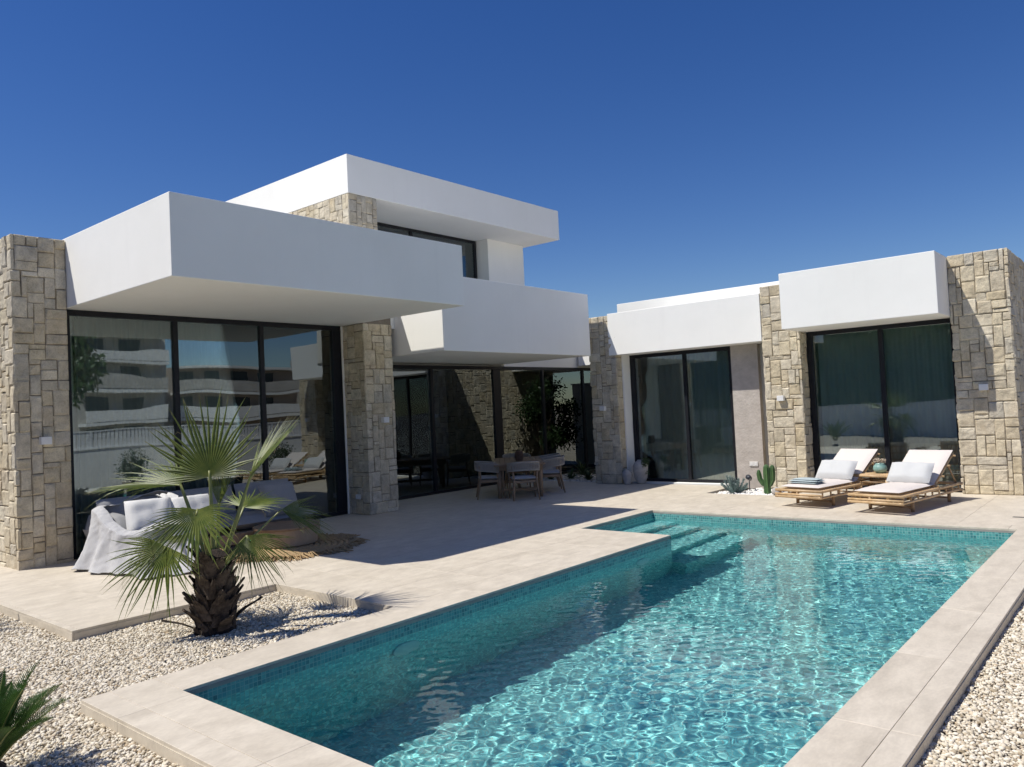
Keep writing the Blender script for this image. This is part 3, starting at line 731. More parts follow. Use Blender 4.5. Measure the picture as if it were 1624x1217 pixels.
# ---- curtains
def curtain(kind, axis, c, a0, a1, z0, z1, label, group, pleat=.13, amp=.045, seed=0):
    rnd = random.Random(seed); n = int((a1-a0)/.018)+2; rows = 8; ph = [rnd.random()*6.28 for _ in range(4)]
    def P(i, j):
        u = a0+(a1-a0)*i/(n-1); v = z0+(z1-z0)*j/(rows-1); s = 1-.35*j/(rows-1)
        d = amp*s*(math.sin(2*PI*(u+.02*math.sin(u*5+ph[0]))/pleat+ph[1])+.45*math.sin(2*PI*u/(pleat*2.7)+ph[2]+v*.5))
        return (c-.02+d, u, v) if axis == 'x' else (u, c+.02+d, v)
    mb = MB(); mb.grid(P, n, rows)
    put('curtain', mb, M[kind], None, smooth=True, label=label, cat='curtain', group=group)
G = 'curtains hanging inside the sliding windows'
curtain('thin', 'x', XG1-.16, 1.7, 4.75, .02, 3.05, 'sheer pale curtain across the left wing window behind the palm', G, .11, .035, 1)
curtain('curtain', 'x', XG1-.17, 4.8, 5.7, .02, 3.05, 'gathered pale green curtain beside the middle stone column', G, .12, .05, 2)
curtain('curtain', 'x', XG2-.14, 6.5, 8.25, .02, 2.52, 'sheer curtain right of the middle stone column, under the covered terrace', G, .14, .04, 3)
curtain('curtain', 'x', XG2-.17, 8.65, 10.3, .02, 2.52, 'pleated curtain in the window behind the dining table', G, .15, .055, 4)
curtain('curtain', 'x', XG2-.26, 10.45, 11.25, .02, 2.52, 'narrow bunched curtain right of the wide black mullion', G, .12, .05, 5)
curtain('sheer', 'y', YG3+.14, -3.6, -2.5, .03, 2.55, 'sheer curtain in the left pane of the centre door behind the vases', G, .13, .035, 6)
curtain('curtain', 'y', YG3+.15, -2.46, -1.56, .03, 2.55, 'full pale curtain in the right pane of the centre door', G, .15, .05, 7)
curtain('sheer', 'y', YG4+.15, .05, 2.1, .03, 2.64, 'sheer pale curtain in the right door behind the sun loungers', G, .14, .03, 9)
curtain('sheer', 'x', -10.1, 8.9, 13.5, 3.9, ZW0-.01, 'pale curtain behind the upper floor window', G, .16, .04, 8)

# ================================================================= SURROUNDINGS (mostly seen reflected in the windows)
def leaf_cloud(mb, c, r, n, size, rng, shell=.55, droop=.3):
    """many small leaf blades spread through an uneven ellipsoid"""
    c = np.array(c); r = np.array(r)
    d = rng.normal(size=(n, 3)); d /= np.linalg.norm(d, axis=1)[:, None]
    rad = (shell+(1-shell)*rng.random(n))[:, None]
    bumps = np.array([1+.28*nz(*(x*2.1+c)) for x in d])[:, None]
    p = c+d*r*rad*bumps
    a = rng.normal(size=(n, 3)); a[:, 2] -= droop; a += d*.8; a /= np.linalg.norm(a, axis=1)[:, None]
    b = np.cross(a, rng.normal(size=(n, 3))); b /= np.linalg.norm(b, axis=1)[:, None]
    L = size*rng.uniform(.6, 1.4, (n, 1)); W = L*.22
    q = np.stack([p, p+a*L*.5+b*W, p+a*L, p+a*L*.5-b*W], 1).reshape(-1, 3)
    o = len(mb.v); mb.v += [tuple(x) for x in q]; mb.t += [0., .4, .7, .4]*n
    mb.f += [(o+4*i, o+4*i+1, o+4*i+2, o+4*i+3) for i in range(n)]
def shrub(x, y, h, r, label, group, seed):
    rng = np.random.default_rng(seed); e_ = empty('shrub', (x, y, ZG), 0, label=label, cat='shrub', group=group)
    mb = MB(); leaf_cloud(mb, (0, 0, h*.58), (r, r, h*.5), 1500, .07, rng, .25); put('crown', mb, M['shrub'], e_, attr=True)
    mb = MB()
    for k in range(7):
        a = k*.9; mb.tube([(0, 0, 0), (math.cos(a)*r*.25, math.sin(a)*r*.25, h*.35), (math.cos(a)*r*.6, math.sin(a)*r*.6, h*.8)], [.012, .009, .004], 5)
    put('stem', mb, M['bark'], e_)
SG = 'shrubs planted along the white garden wall'
for k, (x, y, h, lb) in enumerate([(6.5, 5.6, 1.0, 'dark shrub by the wall reflected at the left edge of the big window'), (6.4, 7.7, .95, 'round dark shrub reflected left of the palm'), (6.5, 10.0, .9, 'small dark shrub reflected behind the palm fronds'), (6.5, 12.6, .9, 'shrub by the wall reflected near the sun loungers'), (5.6, -5.9, .9, 'shrub at the foot of the far garden wall'), (-3.2, -6.2, .8, 'low shrub reflected in the right bedroom window')]):
    shrub(x, y, h, .48, lb, SG, 40+k)
def gwall(name, x0, x1, y0, y1, h, label):
    e_ = empty(name, ((x0+x1)/2, (y0+y1)/2, 0), 0, label=label, cat='wall'); cx, cy = (x0+x1)/2, (y0+y1)/2
    mb = MB(); mb.box(x0-cx, x1-cx, y0-cy, y1-cy, -.15, h); put('wall_body', mb, M['wallwhite'], e_, bevel=.01)
    mb = MB(); mb.box(x0-cx-.03, x1-cx+.03, y0-cy-.03, y1-cy+.03, h+.001, h+.04); put('wall_cap', mb, M['wallwhite'], e_, bevel=.005)
gwall('garden_wall', 7.5, 7.7, -7.2, 22, 1.0, 'low white garden wall beyond the right side of the pool')
gwall('garden_wall', -14, 7.49, -7.2, -7.0, 1.12, 'low white garden wall behind the photographer')
fence = empty('slatted_fence', (7.6, 0, 1.045), 0, label='white slatted fence standing on the low garden wall', cat='fence')
mb = MB()
for i in range(0, 250):
    y = -6.9+i*.115; mb.box(-.012, .012, y, y+.085, .02, .5)
put('slats', mb, M['fenceslat'], fence, kind='stuff')
mb = MB(); mb.box(-.03, .03, -7, 22, 0, .03); mb.box(-.03, .03, -7, 22, .49, .53)
for i in range(15): mb.box(-.035, .035, -7+i*2, -6.94+i*2, 0, .53)
put('fence_frame', mb, M['fenceslat'], fence)
rng = np.random.default_rng(77)
mb = MB()
for k in range(26):
    x = -13+k*.85; leaf_cloud(mb, (x, -8.6+rng.uniform(-.3, .3), 2.3+rng.uniform(-.3, .4)), (.9, .8, 2.3), 900, .16, rng, .6)
mb.grid(lambda i, j: (-14+i*.25, -8.2-.02*j+.28*nz(i*.21, j*.30, 2)+.16*nz(i*.6, j*.8, 5), j*.30+.25*nz(i*.15, j, 9)*(j > 12)), 92, 15)
put('hedge', mb, M['shrub'], attr=True, kind='stuff', label='tall dense hedge rising behind the rear garden wall')
def tree(x, y, h, r, label, seed, n=5000):
    rng = np.random.default_rng(seed); e_ = empty('tree', (x, y, -.1), 0, label=label, cat='tree', group='trees beyond the garden wall')
    mb = MB(); mb.tube([(0, 0, 0), (.1, .05, h*.3), (0, .1, h*.6)], [.2, .15, .08], 8)
    for k in range(5):
        a = k*1.3; mb.tube([(.05, .05, h*.35), (math.cos(a)*r*.4, math.sin(a)*r*.4, h*.55), (math.cos(a)*r*.7, math.sin(a)*r*.7, h*.75)], [.09, .06, .02], 6)
    put('trunk', mb, M['bark'], e_)
    mb = MB()
    for k in range(9):
        a = rng.uniform(0, 2*PI); q = rng.uniform(0, .6)*r
        leaf_cloud(mb, (math.cos(a)*q, math.sin(a)*q, h*rng.uniform(.5, .85)), (r*.5, r*.5, h*.16), n//9, .3, rng, .35)
    put('crown', mb, M['shrub'], e_, attr=True)
tree(24, 12.2, 7.5, 2.3, 'leafy tree reflected at the left edge of the big window', 1)
tree(22, 27, 4.2, 2.2, 'low tree reflected above the palm', 2)
tree(26, 33, 4.0, 2.4, 'spreading tree reflected near the right edge of the big window', 3)
tree(-5, -14, 7.5, 3.2, 'tall tree behind the rear hedge', 4)
tree(4, -15, 6.5, 3.0, 'broad tree behind the rear hedge, nearer the right wall', 5)
def apartment(x0, x1, y0, y1, h, floors, mat, label):
    e_ = empty('apartment_building', ((x0+x1)/2, (y0+y1)/2, 0), 0, label=label, cat='building'); cx, cy = (x0+x1)/2, (y0+y1)/2
    mb = MB(); mb.box(x0-cx, x1-cx, y0-cy, y1-cy, -.2, h); put('wall_body', mb, M[mat], e_)
    fh = h/floors
    for k in range(floors):
        z = k*fh
        mb = MB(); mb.box(x0-cx-1.3, x0-cx-.002, y0-cy+.4, y1-cy-.4, z+fh-.22, z+fh); put('balcony_slab', mb, M['wallwhite'], e_)
        mb = MB(); mb.box(x0-cx-1.32, x0-cx-1.24, y0-cy+.4, y1-cy-.4, z+.05, z+.85); put('balcony_rail', mb, M['wallwhite' if k % 2 else 'facade'], e_)
        ny = int((y1-y0-1)/2.4)
        for j in range(ny):
            y = y0-cy+.9+j*2.4
            mb = MB(); mb.box(x0-cx-.03, x0-cx+.05, y, y+1.4, z+.3, z+fh-.45); put('window', mb, M['farglass'], e_)
apartment(40, 50, 18.5, 25.0, 8.4, 4, 'facade', 'grey apartment block with stacked balconies reflected in the left window')
apartment(44, 54, 27.0, 39, 6.2, 3, 'facade2', 'long brown and white terrace of flats reflected above the palm')
apartment(38, 48, 41, 52, 7.2, 3, 'facade', 'pale block of flats farther along the reflected street')

# ================================================================= PLANTS
ca, cd = Vector((.763, .6465, 0)), Vector((-.6465, .763, 0)); cz = Vector((0, 0, 1))
palm = empty('fan_palm', (-1.367, .969, ZG), 0, label='young fan palm with shaggy brown trunk standing in white gravel beside the pool', cat='palm tree')
def L3(a, z, d): return ca*a+cz*z+cd*d
# trunk core
mb = MB(); prof = []
for i in range(14):
    t = i/13; r = .142+.030*math.exp(-t*9)-.028*t+.008*math.sin(i*2.1); prof.append((r, -.03+t*.64))
prof.append((.05, .66)); mb.lathe(prof, 22, wob=.14); put('trunk', mb, M['fibre'], palm, smooth=False)
rp = random.Random(5)
for k in range(77):
    row = k//7; t = row/11; az = (k % 7)*2*PI/7+row*.39+rp.uniform(-.18, .18); z = .02+t*.56+rp.uniform(-.02, .02)
    R0 = .134-.018*t; ln = rp.uniform(.07, .19); w0 = rp.uniform(.038, .07); lean = rp.uniform(.08, .6)*(1 if rp.random() < .8 else 2.2); tw = rp.uniform(-.8, .8)
    o_, tn = Vector((math.cos(az), math.sin(az), 0)), Vector((-math.sin(az), math.cos(az), 0))
    def Pb(i, j, o_=o_, tn=tn, z=z, R0=R0, ln=ln, w0=w0, lean=lean, tw=tw):
        s = j/3; u = (i-2)/2; wd = w0*(1-.42*s)*(1 if j < 3 else .55+.3*((i*7) % 3)/3)
        return o_*(R0+.012+lean*ln*s*s*1.1+.012*(1-u*u)-.004)+tn*(u*wd+tw*ln*s*.5)+cz*(z+ln*s*(1-.15*lean)+(.014 if j == 3 and i % 2 else 0))
    mb = MB(); mb.grid(Pb, 5, 4)
    q = len(mb.v)
    mb.grid(lambda i, j: Vector(Pb(i, j))-o_*.010, 5, 4)
    for (a, b) in [(i, i+1) for i in range(15, 19)]: mb.f.append((a, b, b+q, a+q))
    put('leaf_base', mb, M['dryleaf'], palm)

mb = MB()
for k in range(420):
    az = rp.uniform(0, 6.283); z = rp.uniform(.0, .60); R0 = .145-.03*z; o_ = Vector((math.cos(az), math.sin(az), 0)); tn = Vector((-o_.y, o_.x, 0)); p = o_*R0+cz*z; L = rp.uniform(.03, .10)
    q = p+o_*rp.uniform(.015, .05)+tn*rp.uniform(-.03, .03)+cz*L*rp.uniform(-.6, .8); mb.tube([p, (p+q)/2+o_*.008, q], [.0016, .0013, .0006], 3)
put('fibres', mb, M['dryleaf'], palm, kind='stuff')
def fan_leaf(hub, mid, nrm, L, spread, petiole, seed, fold=.0, droop=.12, nseg=34, asym=0, fuse=.39):
    rnd = random.Random(seed); mid = mid.normalized(); nrm = (nrm-mid*nrm.dot(mid)).normalized(); side = mid.cross(nrm).normalized()
    mb = MB(); dth = 2*spread/nseg; rows = 8
    for s in range(nseg):
        th = -spread+(s+.5)*dth; ls = L*(.44+.56*math.cos(th*.82))*(1+rnd.uniform(-.12, .07)); dr = droop*rnd.uniform(.3, 2.4)+(.5*rnd.random() if rnd.random() < .08 else 0); bend = rnd.uniform(-.11, .11)
        split = rnd.random() < .12
        for j in range(rows):
            pass
        def dirv(a): return mid*math.cos(a)+side*math.sin(a)
        def P(i, j, th=th, ls=ls, dr=dr, bend=bend):
            t = .015+.985*(j/(rows-1)); r = ls*t
            hw = r*math.tan(dth/2)*1.03 if t < fuse else ls*fuse*math.tan(dth/2)*max(0.0, 1-((t-fuse)/(1-fuse))**1.25)*.98
            a = th+bend*max(0, t-fuse)*2
            d = dirv(a); sd = -mid*math.sin(a)+side*math.cos(a)
            p = hub+d*r+sd*hw*(i-1)+nrm*(hw*.55 if i == 1 else -hw*.2)*(1 if t < .95 else 0)
            p += nrm*fold*r*abs(math.sin(th))                      # shallow cone
            p += -cz*dr*ls*max(0, t-.35)**2*1.6
            return p
        mb.grid(P, 3, rows, t=lambda i, j: j/(rows-1)*.93)
        if split or rnd.random() < .3:                             # loose white thread curling off the margin
            a0 = hub+dirv(th+dth/2)*ls*rnd.uniform(.5, .8); q = side*rnd.uniform(-.06, .06)+nrm*rnd.uniform(-.05, .05)
            mb.tube([a0, a0+dirv(th)*.04+q*.5-cz*.01, a0+dirv(th)*.06+q-cz*.05], [.0011, .0009, .0005], 3, t=[.99, 1, 1])
    fr = put('frond', mb, M['fan'], palm, attr=True)
    mb = MB(); p0, p1 = petiole, hub; c = (p0+p1)/2+cz*.04+(p1-p0).length*.06*Vector((p1.x-p0.x, p1.y-p0.y, 0))
    pts = [p0*(1-t)**2+c*2*t*(1-t)+p1*t*t for t in [i/7 for i in range(8)]]; pts.append(hub+mid*.05)
    rr = [.024-.013*i/8 for i in range(9)]; mb.tube(pts, rr, 7, flat=.5, t=[0]*9)
    put('leaf_stalk', mb, M['stalk'], fr, attr=True, smooth=True)
cr = lambda a, z, d: L3(a, z, d)
V3 = Vector
F = [ # hub(a,z,d)  mid(a,z,d)   normal(a,z,d)   L  spread(deg) petiole root fold droop
 ((-.015, 1.25, .02), (-.08, 1, .12), (0, .12, -1), .74, 98, (.0, .50, 0), .10, .03),
 ((.0, 1.02, -.30), (.03, -.72, -.55), (0, .55, -.8), .56, 104, (.0, .52, -.05), .14, .10),
 ((-.27, 1.19, .05), (-1, .07, .15), (-.1, 1, -.25), .74, 75, (-.04, .5, .03), .30, .10),
 ((.28, 1.22, .12), (.68, .74, .05), (-.78, .6, -.3), .68, 70, (.04, .5, .05), .22, .02),
 ((-.27, .74, -.26), (-.42, -.80, -.35), (.1, .45, -.9), .56, 92, (-.06, .48, -.06), .16, .10),
 ((-.22, .88, -.06), (-.80, -.62, -.05), (-.5, .65, -.5), .66, 48, (-.06, .5, -.02), .25, .08),
 ((.33, .78, -.16), (.50, -.80, -.20), (.55, .5, -.6), .48, 70, (.06, .48, -.05), .25, .12),
 ((.50, .93, .22), (.80, -.46, .3), (.4, .9, -.3), .50, 62, (.06, .5, .06), .28, .12),
 ((.14, .95, .34), (.35, .25, .9), (0, .9, -.5), .46, 95, (.02, .5, .06), .12, .12),
 ((-.30, .76, .24), (-.8, -.45, .5), (-.4, .8, .3), .42, 60, (-.04, .46, .06), .2, .14),
 ((.02, 1.0, .10), (.08, 1, .2), (0, .2, -1), .42, 26, (.01, .5, .03), .5, .0),
]
for k, (h, m, n_, L, sp, pr_, fo, dr) in enumerate(F):
    fan_leaf(L3(*h), L3(*m), L3(*n_), L, math.radians(sp), L3(*pr_), 100+k, fo, dr)

def cycad(x, y, label, n, seed, L0=.78, z0=.06):
    rnd = random.Random(seed); e_ = empty('cycad', (x, y, ZG), 0, label=label, cat='plant', group=None)
    mb = MB(); mb.lathe([(.05, 0), (.08, .02), (.085, .06), (.05, .09), (.02, .10)], 12, wob=.3); put('stump', mb, M['fibre'], e_)
    for k in range(n):
        az = k*2.39996+rnd.uniform(-.15, .15); el = math.radians(82-38*(k/n)**.9+rnd.uniform(-4, 4)); L = L0*rnd.uniform(.88, 1.08)
        o_ = V3((math.cos(az), math.sin(az), 0)); tn = V3((-math.sin(az), math.cos(az), 0)); pts = []; p = o_*.04+cz*(.12+z0); e2 = el
        for i in range(15): pts.append(p.copy()); p = p+(o_*math.cos(e2)+cz*math.sin(e2))*(L/14); e2 -= .03+.01*(i/14)
        mb = MB(); N_ = 44
        for i in range(N_):
            t = .12+.87*i/(N_-1); f = t*14; j = min(int(f), 13); q = pts[j].lerp(pts[j+1], f-j); d = (pts[j+1]-pts[j]).normalized(); up = tn.cross(d)*-1
            if up.z < 0: up = -up
            ll = .108*math.sin(PI*min(1, .18+t*.86))**.8*rnd.uniform(.9, 1.1)
            for s in (-1, 1):
                v = (tn*s*.85+d*(.50+.55*t)+up*.50).normalized(); wv = v.cross(up).normalized()*.0030; tip = q+v*ll-cz*ll*.05+up*.01
                m_ = q+v*ll*.5+up*.003
                mb.add([q-wv*.7, q+wv*.7, m_+wv, tip, m_-wv, m_+up*.0025], [(0, 1, 2, 5), (0, 5, 4), (5, 2, 3), (4, 5, 3)], [0, 0, .4, .86, .4, .3])
        fr = put('frond', mb, M['cyc'], e_, attr=True)
        mb = MB(); mb.tube(pts, [.0062-.0045*i/14 for i in range(15)], 5, t=[0]*15); put('leaf_stalk', mb, M['stalk'], fr, attr=True)
cycad(.17, -1.07, 'glossy green cycad with feathery fronds at the near gravel corner by the coping', 30, 21, .46, -.04)
cycad(-3.52, -.62, 'cycad in the gravel in front of the left stone column, mostly out of view', 22, 22, .72)

# cactus, blue-grey succulent and white pebbles in the small bed
sheet('planting_bed', BX0+.002, BX1-.002, BY0+.002, 11.09, -.07, M['dirt'], label='small sunken planting bed cut into the terrace')
mb = MB()
for (a, b, c, d) in [(BX0-.012, BX0+.002, BY0, 11.1), (BX1-.002, BX1+.012, BY0, 10.9), (BX0, BX1, BY0-.012, BY0+.002)]: mb.box(a, b, c, d, -.13, -.0215)
put('bed_edging', mb, M['tile'], terrace)
stones('white_pebbles', [(-1.05, -.36, 10.05, 10.90), (-1.02, -.75, 10.9, 11.07), (-1.40, -1.05, 10.05, 10.6)], .034, .026, -.052, M['pebble'], 9, flat=.75, label='bright white pebbles around the cactus and blue-grey succulent', layers=2)
cac = empty('cactus', (-.58, 10.42, -.05), 0, label='green three-stemmed column cactus in white pebbles beside the stone column', cat='cactus')
def cstem(pts, rad, name='stem'):
    L = len(pts); mb = MB(); n = 24; o = 0; prev = None
    for i, p in enumerate(pts):
        d = (pts[min(i+1, L-1)]-pts[max(i-1, 0)]).normalized(); x = (d.cross(V3((0, 1, 0))) if prev is None else (prev-d*prev.dot(d))).normalized(); prev = x; y = d.cross(x)
        for k in range(n):
            r = rad[i]*(1+.20*(1 if k % 4 == 0 else (-.9 if k % 4 == 2 else 0))); a = 2*PI*k/n; mb.v.append(tuple(p+x*math.cos(a)*r+y*math.sin(a)*r)); mb.t.append(0)
    for i in range(L-1):
        for k in range(n): a = i*n+k; b = i*n+(k+1) % n; mb.f.append((a, b, b+n, a+n))
    mb.f.append(tuple((L-1)*n+k for k in range(n))); put(name, mb, M['cactus'], cac, attr=True, smooth=False)
cstem([V3((0, 0, z)) for z in (0, .05, .12, .2, .3, .4, .47, .50, .515)], [.045, .055, .052, .045, .05, .05, .042, .028, .008])
cstem([V3((.01, 0, .14)), V3((.05, .02, .18)), V3((.085, .03, .26)), V3((.09, .03, .36)), V3((.09, .03, .45)), V3((.09, .03, .49)), V3((.09, .03, .505))], [.025, .035, .04, .042, .038, .025, .006], 'arm')
cstem([V3((-.01, 0, .15)), V3((-.06, -.02, .19)), V3((-.11, -.02, .27)), V3((-.125, -.02, .36)), V3((-.125, -.02, .41)), V3((-.125, -.02, .425))], [.025, .035, .038, .036, .022, .006], 'arm')
blu = empty('succulent', (-1.12, 10.33, -.05), 0, label='spiky blue-grey succulent at the left end of the pebble bed', cat='plant')
rb = random.Random(3)
for k in range(26):
    az = k*2.4; el = math.radians(rb.uniform(10, 70)); L = rb.uniform(.20, .34); o_ = V3((math.cos(az), math.sin(az)*.8, 0)); pts = []; p = V3((0, 0, .02)); e2 = el
    for i in range(8): pts.append(p.copy()); p = p+(o_*math.cos(e2)+cz*math.sin(e2))*L/7; e2 += .07
    mb = MB(); mb.tube(pts, [.008]*7+[.004], 5, t=[0]*8)
    for i in range(56):
        t = .2+.8*i/55; f = t*7; j = min(int(f), 6); q = pts[j].lerp(pts[j+1], f-j); d = (pts[j+1]-pts[j]).normalized(); a = i*2.4
        x = d.cross(cz).normalized(); y = d.cross(x); v = (x*math.cos(a)+y*math.sin(a)+d*.9).normalized(); ll = .034*rb.uniform(.8, 1.2)
        mb.tube([q, q+v*ll*.6, q+v*ll], [.004, .0045, .001], 4, t=[0, .3, .6], cap=False)
    put('branch', mb, M['blueplant'], blu, attr=True)
spot = empty('garden_spotlight', (-1.02, 10.72, -.07), 0, label='small dark spotlight on a spike behind the blue-grey succulent', cat='lamp')
mb = MB(); mb.tube([(0, 0, 0), (0, 0, .22)], .009, 8); put('spike', mb, M['dark'], spot)
mb = MB(); mb.tube([(0, .05, .24), (0, .02, .265), (0, -.03, .285), (0, -.045, .292)], [.03, .042, .045, .046], 16); put('lamp_head', mb, M['dark'], spot, smooth=True)
rk = empty('rock', (-.30, 10.10, 0), 0, label='rounded grey stone on the terrace beside the left lounger', cat='stone')
mb = MB(); mb.lathe([(.03, .0), (.065, .01), (.075, .05), (.06, .10), (.02, .125)], 14, wob=.35); put('rock_body', mb, M['pottery'], rk, smooth=True)

# shaded planter strip in front of the garden-room glass
sheet('planter_soil', PX0, -4.4, PY0+.002, 15.5, -.03, M['dirt'], label='dark planting strip in the passage beside the glass')
stones('planter_pebbles', [(PX0+.02, -4.5, PY0+.02, 12.6)], .05, .032, -.02, M['pebble'], 12, flat=.75, label='scattered white pebbles in the shaded planting strip', keep=lambda x, y, r: r.random(len(x)) < .45)
def rosette(x, y, h, label, seed, n=26):
    rnd = random.Random(seed); e_ = empty('rosette_plant', (x, y, -.03), 0, label=label, cat='plant', group='low dark plants in the shaded strip')
    for k in range(n):
        az = k*2.4; el = math.radians(rnd.uniform(25, 80)); L = h*rnd.uniform(.8, 1.2); o_ = V3((math.cos(az), math.sin(az), 0)); tn = V3((-math.sin(az), math.cos(az), 0)); pts = []; p = V3((0, 0, .01)); e2 = el
        for i in range(5): pts.append(p.copy()); p = p+(o_*math.cos(e2)+cz*math.sin(e2))*L/4; e2 -= .22
        W = [.012, .02, .018, .012, .001]
        mb = MB(); mb.grid(lambda i, j: pts[j]+tn*W[j]*(i-1)+(cz*.004 if i != 1 else V3((0, 0, 0))), 3, 5, t=lambda i, j: j/4*.8); put('leaf', mb, M['shrub'], e_, attr=True)
for k, (x, y, h, lb) in enumerate([(-5.95, 11.45, .26, 'leftmost low dark plant in the shaded strip behind the dining chairs'), (-5.45, 11.55, .30, 'middle low dark plant in the shaded strip, nearest the terrace edge'), (-4.95, 11.5, .32, 'low dark plant in the shaded strip touching the centre stone column'), (-5.8, 12.5, .4, 'taller dark plant farther back beside the glass')]): rosette(x, y, h, lb, 60+k)
ol = empty('olive_tree', (-4.95, 13.9, 0), 0, label='dark multi-stemmed olive tree in the passage, reflected in the glass', cat='tree')
mb = MB()
for k in range(4):
    a = k*1.6; mb.tube([(0, 0, -.03), (.12*math.cos(a), .12*math.sin(a), .7), (.3*math.cos(a), .3*math.sin(a), 1.5)], [.06, .04, .015], 7)
put('trunk', mb, M['bark'], ol)
mb = MB(); rng = np.random.default_rng(8)
for k in range(13): leaf_cloud(mb, (rng.uniform(-.4, .45), rng.uniform(-.6, .9), rng.uniform(.4, 2.3)), (.38, .40, .34), 480, .085, rng, .15)
put('crown', mb, M['shrub'], ol, attr=True)
gwall('garden_wall', -6.6, -4.3, 16.2, 16.4, 2.2, 'white wall closing the passage behind the olive tree')

# ================================================================= FURNITURE
def pole(mb, a, b, r=.016, n=8, nodes=True):
    a, b = V3(a), V3(b); L = (b-a).length; k = max(2, int(L/.28)) if nodes else 1; pts = []; rr = []
    off = random.random()*.5
    for i in range(k+1):
        t = i/k
        if nodes and 0 < i < k:
            for dt, s in ((-.012, 1), (0, 1.16), (.012, 1)): pts.append(a.lerp(b, t+dt/L)); rr.append(r*s)
        else: pts.append(a.lerp(b, t)); rr.append(r)
    mb.tube(pts, rr, n); return mb
def cushion_mb(L, W, H, nx=14, ny=10, corner=.25, puff=1.0, edge=.35, wr=.004, seed=0):
    """closed pillow: L along x, W along y, centred, base at z=0"""
    mb = MB()
    def sh(i, j, top):
        u, v = i/(nx-1)*2-1, j/(ny-1)*2-1
        x = u*L/2*(1-.045*(1-abs(v))**2*0-.02*v*v*0); y = v*W/2
        pin = 1-.05*(1-u*u)*(abs(v) > .99)-.0
        e_ = (max(0, 1-abs(u)**5)*max(0, 1-abs(v)**5))**.45
        z = H/2+(H/2)*e_*puff*(1 if top else -1)
        z += wr*nz(x*9+seed, y*9, seed+(5 if top else 0))*e_*3
        return (x, y, z)
    mb.grid(lambda i, j: sh(i, j, True), nx, ny)
    o = len(mb.v); b = MB().grid(lambda i, j: sh(i, j, False), nx, ny)
    mb.v += b.v; mb.t += b.t; mb.f += [tuple(reversed([q+o for q in f])) for f in b.f]
    return mb
def make_lounger(label, loc, rz):
    e_ = empty('sun_lounger', loc, rz, label=label, cat='sun lounger', group='bamboo sun loungers by the pool')
    Wd, Ln = .66, 1.85; zt = .235                                # local: +x across, +y toward the head
    for x in (-Wd/2, Wd/2):
        put('side_rail', pole(MB(), (x, 0, zt), (x, Ln, zt), .02), M['bamboo'], e_, smooth=True)
        put('side_rail', pole(MB(), (x, -.03, zt-.085), (x, Ln+.03, zt-.085), .018), M['bamboo'], e_, smooth=True)
        for k in range(9): y = .06+k*(Ln-.12)/8; put('spacer', MB().tube([(x, y, zt-.07), (x, y, zt-.02)], .012, 7), M['bamboo'], e_, smooth=True)
    for (y, z, r) in [(0, zt+.004, .02), (-.012, zt-.05, .015), (-.015, zt-.085, .018), (Ln, zt, .02), (Ln, zt-.085, .018), (1.08, zt-.03, .016)]:
        put('cross_rail', pole(MB(), (-Wd/2-.035, y, z), (Wd/2+.035, y, z), r), M['bamboo'], e_, smooth=True)
    for k in range(17): y = .06+k*.06; put('slat', MB().tube([(-Wd/2, y, zt+.012), (Wd/2, y, zt+.012)], .010, 6), M['bamboo'], e_, smooth=True)
    for x in (-Wd/2+.05, Wd/2-.05):
        for y in (.42, 1.58):
            put('leg', pole(MB(), (x, y, 0), (x, y, zt-.07), .024, 10, False), M['bamboo_dark'], e_, smooth=True)
    for y in (.42, 1.58): put('leg_brace', pole(MB(), (-Wd/2+.05, y, .06), (Wd/2-.05, y, .06), .012, 7, False), M['bamboo_dark'], e_, smooth=True)
    put('leg_brace', pole(MB(), (Wd/2-.05, .42, .04), (Wd/2-.25, .12, zt-.08), .012, 7, False), M['bamboo_dark'], e_, smooth=True)
    # backrest
    ang = math.radians(31); bl = .74; y0 = 1.10; dy, dz = math.cos(ang), math.sin(ang)
    B = lambda x, s, n=0: (x, y0+s*dy-n*dz, zt+.02+s*dz+n*dy)
    back = MB()
    for x in (-.28, .28): pole(back, B(x, -.02), B(x, bl+.05), .018)
    for s in (.02, .25, .5, bl): pole(back, B(-.34, s, .0), B(.34, s, .0), .014, 7)
    for x in [-.2+.066*k for k in range(7)]: back.tube([B(x, 0, .012), B(x, bl, .012)], .009, 6)
    bk = put('backrest', back, M['bamboo'], e_, smooth=True)
    for x in (-.3, .3): put('back_prop', pole(MB(), B(x, .52, -.01), (x, y0+.72, zt-.02), .012, 7, False), M['bamboo_dark'], e_, smooth=True)
    mt = cushion_mb(.60, 1.10, .065, 12, 20, wr=.0015, puff=1); mt.v = [(x, y+.57, z+zt+.022) for x, y, z in mt.v]
    put('mattress', mt, M['mattress'], e_, smooth=True)
    bm_ = cushion_mb(.60, .80, .065, 12, 14, wr=.0015)
    bm_.v = [B(x, y+.40, z+.022) for x, y, z in bm_.v]
    put('back_cushion', bm_, M['mattress'], e_, smooth=True)
    return e_, B, zt
HD = -math.atan2(.2, .98)
def wl(e_, p): return Matrix.Translation(e_.location) @ Matrix.Rotation(e_.rotation_euler[2], 4, 'Z') @ V3(p)
def lounge_pillow(e_, B, label, seed):
    mb = cushion_mb(.58, .34, .15, 16, 10, wr=.006, seed=seed)
    R_ = Matrix.Rotation(math.radians(48), 4, 'X'); mb.v = [tuple(R_ @ V3((x, y, z-.075))) for x, y, z in mb.v]
    p = wl(e_, (0, 1.05, .45)); o = put('pillow', mb, M['pillow'], None, smooth=True, label=label, cat='pillow', group='grey pillows on the sun loungers')
    o.location = p; o.rotation_euler = (0, 0, e_.rotation_euler[2])
l1, B1, zt = make_lounger('left bamboo sun lounger with cream mattress and a folded towel on its foot end', (.545, 8.785, 0), HD)
